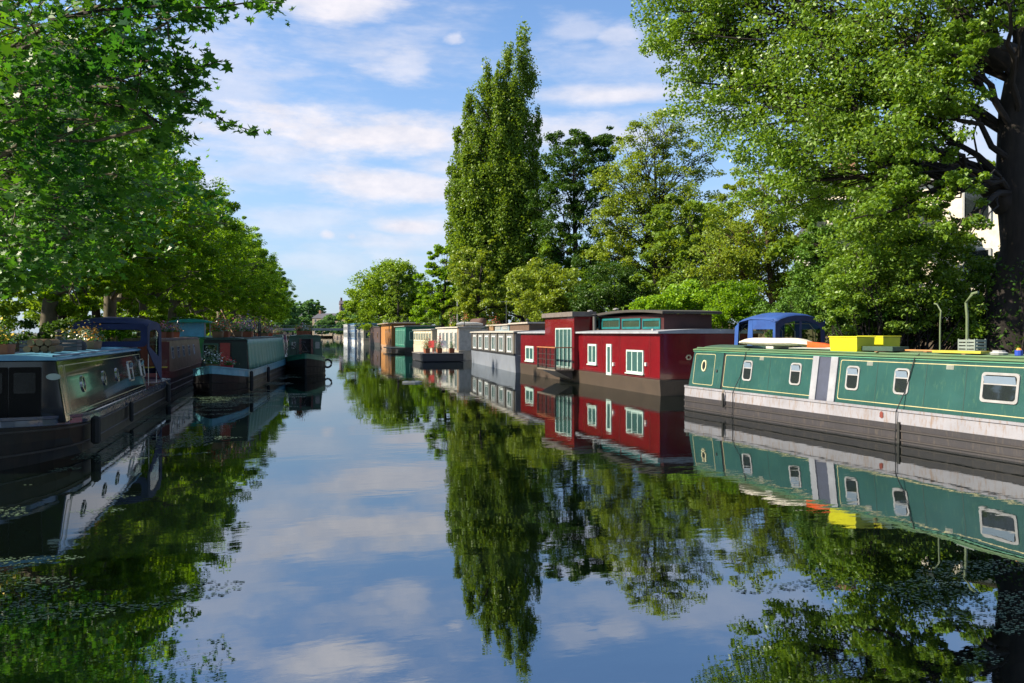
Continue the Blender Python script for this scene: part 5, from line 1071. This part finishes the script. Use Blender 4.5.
# left row of plane trees
protos = []
for k in range(3):
    g = random.Random(40 + k); bl = []
    for (x, y, z, r, n) in ((0, 0, 8.8, 3.4, 13000), (1.8, -1.5, 7, 2.9, 9000), (2.6, 2.2, 6.6, 2.7, 9000), (-2.4, 0, 7, 3, 6000), (.6, .2, 11, 2.5, 8000), (2.7, .2, 4.9, 2.2, 6000), (1.0, -1.0, 3.4, 1.7, 3500), (.2, 2.6, 3.3, 1.7, 3000), (1.2, -3.0, 4.9, 2.0, 4500), (.8, 3.3, 5.0, 2.0, 4500), (-.5, -2, 9.6, 2.2, 5000)):
        bl.append(((x + g.uniform(-.5, .5), y + g.uniform(-.5, .5), z + g.uniform(-.4, .4)), (r, r, r * .82), n))
    t = tree('x', (0, 0, 0), bl, L_PLANE, BARK_PALE, .28, .15, 50 + k, name='plane_tree', clump=.17, fork=.25, twigs=.35, lean=(.5, 0), top=11, tips=.01, nclumpf=170)
    protos.append(t)
lefts = [(-8.8, 25.5, 1.0, 0, .0), (-8.9, 33, 1.0, 1, 0), (-8.8, 42, 1.06, 2, 0), (-8.9, 52, 1.08, 0, .3), (-8.8, 62, 1.1, 1, .2), (-8.9, 73, 1.12, 2, -.3), (-9, 85, 1.15, 0, -.2), (-8.8, 98, 1.2, 1, .5), (-8.4, 112, 1.3, 2, .2), (-8.0, 128, 1.3, 0, .6), (-8.0, 146, 1.35, 1, .3), (-8.0, 168, 1.4, 2, .1), (-8, 192, 1.4, 0, .3), (-8, 222, 1.4, 1, 0)]
ordn = ['first', 'second', 'third', 'fourth', 'fifth', 'sixth', 'seventh', 'eighth', 'ninth', 'tenth', 'eleventh', 'twelfth', 'thirteenth', 'fourteenth']
used = set()
for i, (x, y, s, k, rz) in enumerate(lefts):
    t = protos[k] if k not in used else copy_tree(protos[k]); used.add(k)
    t.location = (x, y, .9); t.rotation_euler.z = rz; t.scale = (s, s, s * (1.0 if i else .95)); t['group'] = 'plane trees in a row along the left bank'
    t['label'] = ordn[i] + ' plane tree of the left bank row, counted away from the near overhanging tree'
for i, (x, y, k) in enumerate(((-9.5, 5, 1), (-9.5, -7, 2), (-9, -20, 0), (20, -8, 1), (20, -20, 2), (-9, -33, 1), (20, -33, 0))):  # unseen trees added to cut sky light from beside and behind the camera
    t = copy_tree(protos[k]); t.location = (x, y, .9); t.rotation_euler.z = 1 + i; t['group'] = 'unseen plane trees added to block sky light'; t['label'] = 'plane tree %s, unseen, added to block sky light' % ['on the left bank level with the viewpoint', 'on the left bank just behind the viewpoint', 'on the left bank well behind the viewpoint', 'on the right bank just behind the viewpoint', 'on the right bank well behind the viewpoint', 'on the left bank farthest behind the viewpoint', 'on the right bank farthest behind the viewpoint'][i]
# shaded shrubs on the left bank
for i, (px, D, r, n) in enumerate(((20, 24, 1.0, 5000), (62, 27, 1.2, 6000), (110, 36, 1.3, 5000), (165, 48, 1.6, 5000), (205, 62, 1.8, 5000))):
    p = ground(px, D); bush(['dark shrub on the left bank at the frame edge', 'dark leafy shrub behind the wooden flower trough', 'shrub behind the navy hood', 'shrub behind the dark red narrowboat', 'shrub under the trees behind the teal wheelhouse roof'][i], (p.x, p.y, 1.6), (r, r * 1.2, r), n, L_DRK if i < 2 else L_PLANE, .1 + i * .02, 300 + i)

# right bank -------------------------------------------------------
def big_right_tree():
    base_ = ground(1014, 21); bl = []
    S = [(690, 40, 25, 1.6, 5200), (735, 90, 24.5, 1.9, 7000), (700, 10, 25, 2.0, 6500), (770, 20, 24, 2.3, 8500), (790, 120, 23.5, 2.2, 9000), (850, 60, 22.5, 2.5, 10500), (850, 150, 22, 2.2, 9000), (790, 180, 23, 1.5, 4500), (920, 30, 21, 2.2, 7500), (895, 112, 21, 1.8, 6500), (885, 178, 20.5, .8, 1800), (930, 190, 20, .8, 1900), (962, 222, 19.5, .7, 1500), (925, 150, 20, .9, 2200), (940, 95, 20, 1.0, 2600), (955, 50, 19.8, .9, 2200), (960, 185, 19.6, .6, 1300), (880, 215, 20.5, 1.1, 3000), (740, -60, 25, 3, 9000), (860, -80, 23, 3.4, 9000), (1000, -70, 20, 3.2, 6000), (960, -40, 20, 2.2, 5000), (1010, 10, 18.5, .9, 1400)]
    for (px, py, D, r, n) in S: bl.append((V3(at(px, py, D)), (r, r, r * .8), int(n * 1.05)))
    t = tree('huge dark trunked poplar with glossy leaves leaning over the right boats', base_, bl, L_BIG, BARK, .66, .115, 9, name='poplar_tree', limbmax=.1, clump=.26, shell=.35, fork=.42, twigs=.5, lean=(.25, 0), top=13, tips=.012, nclumpf=110, flat=.2)
    # the heavy limb reaching left
    mb = MB(); P = [at(1008, 205, 21), at(985, 182, 21), at(955, 172, 21), at(920, 168, 21.2), at(880, 160, 21.5), at(830, 130, 22), at(780, 90, 23)]
    mb.tube([p - base_ for p in P], [.36, .27, .22, .2, .16, .11, .05], 10)
    P = [at(1010, 60, 20.8), at(985, 45, 20.8), at(965, 20, 21), at(930, -20, 21.5)]; mb.tube([p - base_ for p in P], [.4, .3, .22, .12], 10)
    P = [at(900, 165, 21.3), at(860, 120, 21.6), at(835, 60, 22), at(800, 20, 23)]; mb.tube([p - base_ for p in P], [.14, .1, .07, .03], 8); mb.build('limb', BARK, t, smooth=True)
big_right_tree()

def lombardy():
    base_ = ground(501, 86); bl = []
    def spire(px, ytop, ybot, w, n, D, sd):
        a = at(px, ytop, D); c = at(px, ybot, D); m = 9
        for i in range(m):
            u = (i + .5) / m; q = a.lerp(c, u); wr = w * (.22 + .78 * min(1, u * 2.0) ** .8) * (1 if u < .8 else 1 - (u - .8) * 1.2)
            q.x += random.Random(sd + i).uniform(-.25, .25); bl.append((V3(q), (wr, wr, (a.z - c.z) / m * .95), int(n / m * (.45 + .75 * min(1, u * 1.6)))))
    spire(524, 38, 285, 1.75, 26000, 86, 1); spire(508, 50, 290, 1.45, 19000, 85, 2); spire(488, 72, 295, 1.7, 20000, 86, 3); spire(470, 100, 300, 1.75, 19000, 85, 4); spire(457, 130, 262, 1.15, 10000, 85.5, 5); spire(537, 112, 270, 1.0, 9000, 86, 6); spire(479, 88, 300, 1.3, 8000, 84, 7); spire(498, 60, 280, 1.1, 8000, 84.5, 8); spire(515, 70, 300, 1.7, 14000, 84.5, 9); spire(499, 78, 300, 1.6, 11000, 84, 10); spire(466, 150, 300, 1.5, 8000, 84.5, 11)
    tree('very tall narrow poplar with several spires standing above the right bank', base_, bl, L_POP, BARK, .75, .27, 12, name='lombardy_poplar', clump=.36, shell=.3, fork=.12, twigs=.1, top=30, tips=.03, nclumpf=75, flat=.0, lean=(.5, 0), zs=2.0)
lombardy()

def rtree(label, px, D, S, lm, bark=BARK, tr=.3, ls=.2, seed=1, name='tree', **k):
    bl = [(V3(at(a, b_, D + dd)), (r, r, r * rz), n) for (a, b_, dd, r, rz, n) in S]
    return tree(label, ground(px, D), bl, lm, bark, tr, ls, seed, name=name, **k)
rtree('round bright green tree beyond the orange cabin boat in the distance', 390, 150, [(390, 290, 0, 6.5, .8, 14000), (368, 300, 0, 4.5, .8, 7000), (412, 298, 0, 4.5, .8, 7000), (392, 275, 0, 3.8, .7, 5000), (355, 312, 0, 3.0, .8, 3000), (425, 312, 0, 3.2, .8, 3500), (390, 318, -3, 6, .6, 6000)], L_YEL, ls=.42, seed=61, tr=.4, clump=.25)
rtree('slim dark green tree just in front of the round bright one', 398, 138, [(398, 285, 0, 2.0, 1.6, 3500), (398, 305, 0, 2.0, 1.6, 3000)], L_POP, ls=.35, seed=62, tr=.2)
rtree('mid green tree left of the tall poplar base', 443, 98, [(447, 262, 0, 2.8, 1.0, 6000), (437, 290, 0, 3.0, .9, 6000), (432, 312, 0, 3, .8, 5000), (458, 300, 0, 3.4, .9, 6500), (462, 250, 2, 2.4, 1, 3000)], L_PLANE, ls=.3, seed=63, tr=.25)
rtree('bushy yellow green tree at the foot of the tall poplar', 475, 78, [(472, 275, 0, 2.3, 1.3, 6500), (482, 305, 0, 2.7, .9, 6500), (460, 310, 0, 2.1, .9, 4500), (492, 250, 0, 1.3, 1.2, 1800), (515, 305, 0, 2.4, .8, 5000)], L_WIL, ls=.24, seed=64, tr=.2)
rtree('dark crowned tree just right of the tall poplar', 575, 80, [(575, 160, 0, 3.6, .8, 7500), (592, 190, 0, 3.6, .9, 7500), (560, 210, 0, 3.4, 1, 7000), (580, 250, 0, 4, .9, 8000), (600, 145, 0, 2.5, .7, 4000), (552, 250, 0, 2.6, .9, 4000), (556, 172, 0, 1.8, .8, 2500)], L_DRK, ls=.27, seed=65, tr=.35, clump=.2, shell=.4)
rtree('airy light green tree with bare twiggy top behind the red houseboat', 655, 60, [(640, 150, 0, 2.6, .8, 3400), (668, 135, 0, 2.6, .8, 2600), (625, 190, 0, 2.8, .8, 5000), (665, 185, 0, 3.0, .8, 5200), (645, 225, 0, 3.3, .8, 6500), (695, 215, 0, 2.7, .9, 4500), (610, 225, 0, 2.2, .8, 3500), (680, 255, 0, 3.0, .8, 5500), (615, 260, 0, 2.2, .8, 3500), (700, 160, 0, 2.2, .8, 1800)], L_WIL, ls=.19, seed=66, tr=.22, clump=.24, shell=.3, twigs=1.0, tips=.018, nclumpf=90)
rtree('drooping willow with brown trunk between the airy tree and the great poplar', 775, 42, [(765, 200, 0, 1.7, 1.1, 3000), (740, 235, 0, 2.0, 1.1, 4500), (785, 240, 0, 1.7, 1.2, 4200), (720, 260, 0, 1.9, 1.0, 4200), (755, 275, 0, 1.9, .9, 4500), (800, 205, 0, 1.5, .9, 2000), (735, 190, 0, 1.3, .8, 1200), (790, 285, 0, 1.2, .9, 2200)], L_WIL, mat('brown_bark', (.1, .06, .035), .9, (.04, .025, .015), 3, (2, 2, .5), bump=.7), .2, .15, 67, name='willow_tree', droop=1.6, clump=.26, shell=.3, tips=.012, nclumpf=90, twigs=.8)
rtree('feathery conifer standing to the right of the white house', 822, 33, [(822, 235, 0, .7, 1.5, 2800), (820, 262, 0, 1.0, 1.2, 4500), (818, 290, 0, 1.25, .9, 6000), (815, 315, 0, 1.45, .8, 6000)], L_CON, ls=.13, seed=68, tr=.14, name='conifer', droop=.5, clump=.35)
for i, (S, D, lm, ls, lb) in enumerate((
    ([(612, 285, 2.0, .85, 9000), (590, 300, 1.6, .8, 5000), (636, 298, 1.5, .8, 5000)], 57, L_DRK, .16, 'large rounded dark evergreen bush above the red houseboat roof'),
    ([(535, 285, 2.2, .8, 7000), (560, 290, 2.1, .9, 6000), (545, 308, 2.2, .8, 5000), (573, 312, 1.8, .8, 4000)], 62, L_WIL, .2, 'pale mixed shrubs between the poplar foot and the evergreen bush'),
    ([(655, 308, 1.1, .6, 4500), (690, 300, 1.3, .6, 5500), (720, 306, 1.3, .7, 5000), (645, 322, .9, .6, 2600), (680, 322, 1.1, .6, 3500)], 38, L_VINE, .15, 'bright yellow green vine sprawling above the red houseboat end'),
    ([(735, 300, 1.1, .85, 6500), (722, 318, 1.0, .8, 4500), (755, 315, .9, .8, 4500)], 35, L_PLANE, .11, 'rounded green laurel bush right of the bright vine'),
    ([(790, 312, .9, 1, 4500), (772, 322, .8, .8, 3500), (840, 322, .9, .8, 5000)], 30, L_CON, .09, 'low green shrub behind the blue hood'),
    ([(880, 245, 1.25, .8, 7500), (925, 255, 1.0, .7, 5500), (965, 272, .9, .8, 4500), (905, 285, 1.35, .8, 9000), (860, 285, 1.0, .8, 5000), (950, 300, .9, .9, 3500), (1000, 265, .7, .8, 2500), (890, 318, .9, .7, 4500), (955, 318, .9, .7, 4500), (1005, 305, .7, .9, 2500), (845, 312, .7, .8, 3000)], 21.5, L_BIG, .095, 'wide leafy shrub spreading behind the yellow boxes'),
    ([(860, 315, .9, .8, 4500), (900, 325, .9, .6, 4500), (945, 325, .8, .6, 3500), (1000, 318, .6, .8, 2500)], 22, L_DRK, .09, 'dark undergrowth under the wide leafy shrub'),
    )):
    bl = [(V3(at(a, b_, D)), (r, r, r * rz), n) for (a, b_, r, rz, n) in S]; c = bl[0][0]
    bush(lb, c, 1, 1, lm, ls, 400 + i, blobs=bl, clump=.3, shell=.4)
# ivy on the trunk
def ivy():
    g = np.random.default_rng(9); b0 = ground(1012, 21); n = 2600; a = g.uniform(0, 6.28, n); z = g.random(n) ** 1.5 * 3.2; r = .86 + g.normal(size=n) * .06
    me = leaf_mesh('foliage', np.stack([np.cos(a) * r, np.sin(a) * r, z + .1], 1), .1, DIAMOND, .1, 4); me.materials.append(L_DRK); t = thing('ivy', 'ivy climbing the foot of the great dark trunk', 'ivy', b0); o = bpy.data.objects.new('foliage', me); COL.objects.link(o); o.parent = t
    mb = MB()
    for k in range(6): aa = k; mb.tube([(.82 * math.cos(aa), .82 * math.sin(aa), 0), (.84 * math.cos(aa + .2), .84 * math.sin(aa + .2), 1.3), (.84 * math.cos(aa + .1), .84 * math.sin(aa + .1), 2.8)], .02, 5)
    mb.build('stem', BARK, t)
ivy()
# background trees behind the right bank, along the far right bank and beyond the bridge
bgp = []
fp = tree('large distant bluish tree left of the brick block', (0, 0, 0), [((math.cos(i * 1.1) * 4, math.sin(i * 1.1) * 4, 6 + (i % 4) * 2.6), (4.2, 4.2, 3.4), 2600) for i in range(9)] + [((0, 0, 15), (4, 4, 3), 2600), ((0, 0, 5), (6, 6, 3), 3000)], L_HAZE, BARK, .4, .75, 97, name='tree', clump=.22, twigs=.1, top=14, nclumpf=100, tips=.03)
for k, lm in enumerate((L_FAR, L_POP)):
    g = random.Random(90 + k); bl = [((g.uniform(-2.5, 2.5), g.uniform(-2.5, 2.5), z + g.uniform(-.6, .6)), (r, r, r * .8), n) for (z, r, n) in ((3, 2.6, 3000), (4.5, 3.2, 5500), (5.5, 3.2, 5500), (7.2, 3, 5000), (8.5, 2.3, 4000), (3.5, 3, 4000))]
    bgp.append(tree('x', (0, 0, 0), bl, lm, BARK, .3, .26, 95 + k, name='tree', clump=.2, twigs=.2, top=8.5, nclumpf=150, tips=.02))
for i, (x, y, s) in enumerate(((-19, 26, 1.2), (-17, 37, 1.15), (-18, 50, 1.3), (-16, 63, 1.1), (-17, 77, 1.3), (-16, 92, 1.3), (-16, 110, 1.4), (-16, 132, 1.4), (-16, 158, 1.5), (-16, 186, 1.5), (-15, 216, 1.5), (-14, 250, 1.4))):
    t = copy_tree(bgp[0]); t.location = (x, y, .9); t.rotation_euler.z = 2 + i; t.scale = (s,) * 3; t['group'] = 'trees behind the left bank row'
    t['label'] = 'light green tree in the gardens behind the %s plane tree of the left row' % ordn[i]
BG = [(28, 34, 1.0, 1, 'dark tree behind the conifer on the right'), (27, 48, 1.05, 1, 'dark green tree behind the willow'), (30, 60, 1.05, 0, 'tree behind the rounded evergreen bush'), (28, 74, 1.1, 0, 'tree behind the airy light green tree'), (26, 92, 1.1, 1, 'tree right behind the tall poplar'), (22, 108, .9, 0, 'tree left behind the tall poplar'), (23, 122, .85, 0, 'tree between the tall poplar and the slim dark tree'), (24, 140, .8, 1, 'tree behind the small white gabled house'), (21, 172, .8, 0, 'tree at the left foot of the round bright tree'),
      (23, 200, .7, 0, 'low tree behind the blue topped houseboat'), (38, 30, 1.2, 1, 'tree beyond the pale villa'), (24, 235, .8, 0, 'tree beyond the white two storey houseboat')]
ub = set()
for i, (x, y, s, k, lb) in enumerate(BG):
    t = bgp[k] if k not in ub else copy_tree(bgp[k]); ub.add(k); t.location = (x, y, .9); t.rotation_euler.z = i * 1.3; t.scale = (s,) * 3; t['label'] = lb; t['group'] = 'trees behind the right bank'
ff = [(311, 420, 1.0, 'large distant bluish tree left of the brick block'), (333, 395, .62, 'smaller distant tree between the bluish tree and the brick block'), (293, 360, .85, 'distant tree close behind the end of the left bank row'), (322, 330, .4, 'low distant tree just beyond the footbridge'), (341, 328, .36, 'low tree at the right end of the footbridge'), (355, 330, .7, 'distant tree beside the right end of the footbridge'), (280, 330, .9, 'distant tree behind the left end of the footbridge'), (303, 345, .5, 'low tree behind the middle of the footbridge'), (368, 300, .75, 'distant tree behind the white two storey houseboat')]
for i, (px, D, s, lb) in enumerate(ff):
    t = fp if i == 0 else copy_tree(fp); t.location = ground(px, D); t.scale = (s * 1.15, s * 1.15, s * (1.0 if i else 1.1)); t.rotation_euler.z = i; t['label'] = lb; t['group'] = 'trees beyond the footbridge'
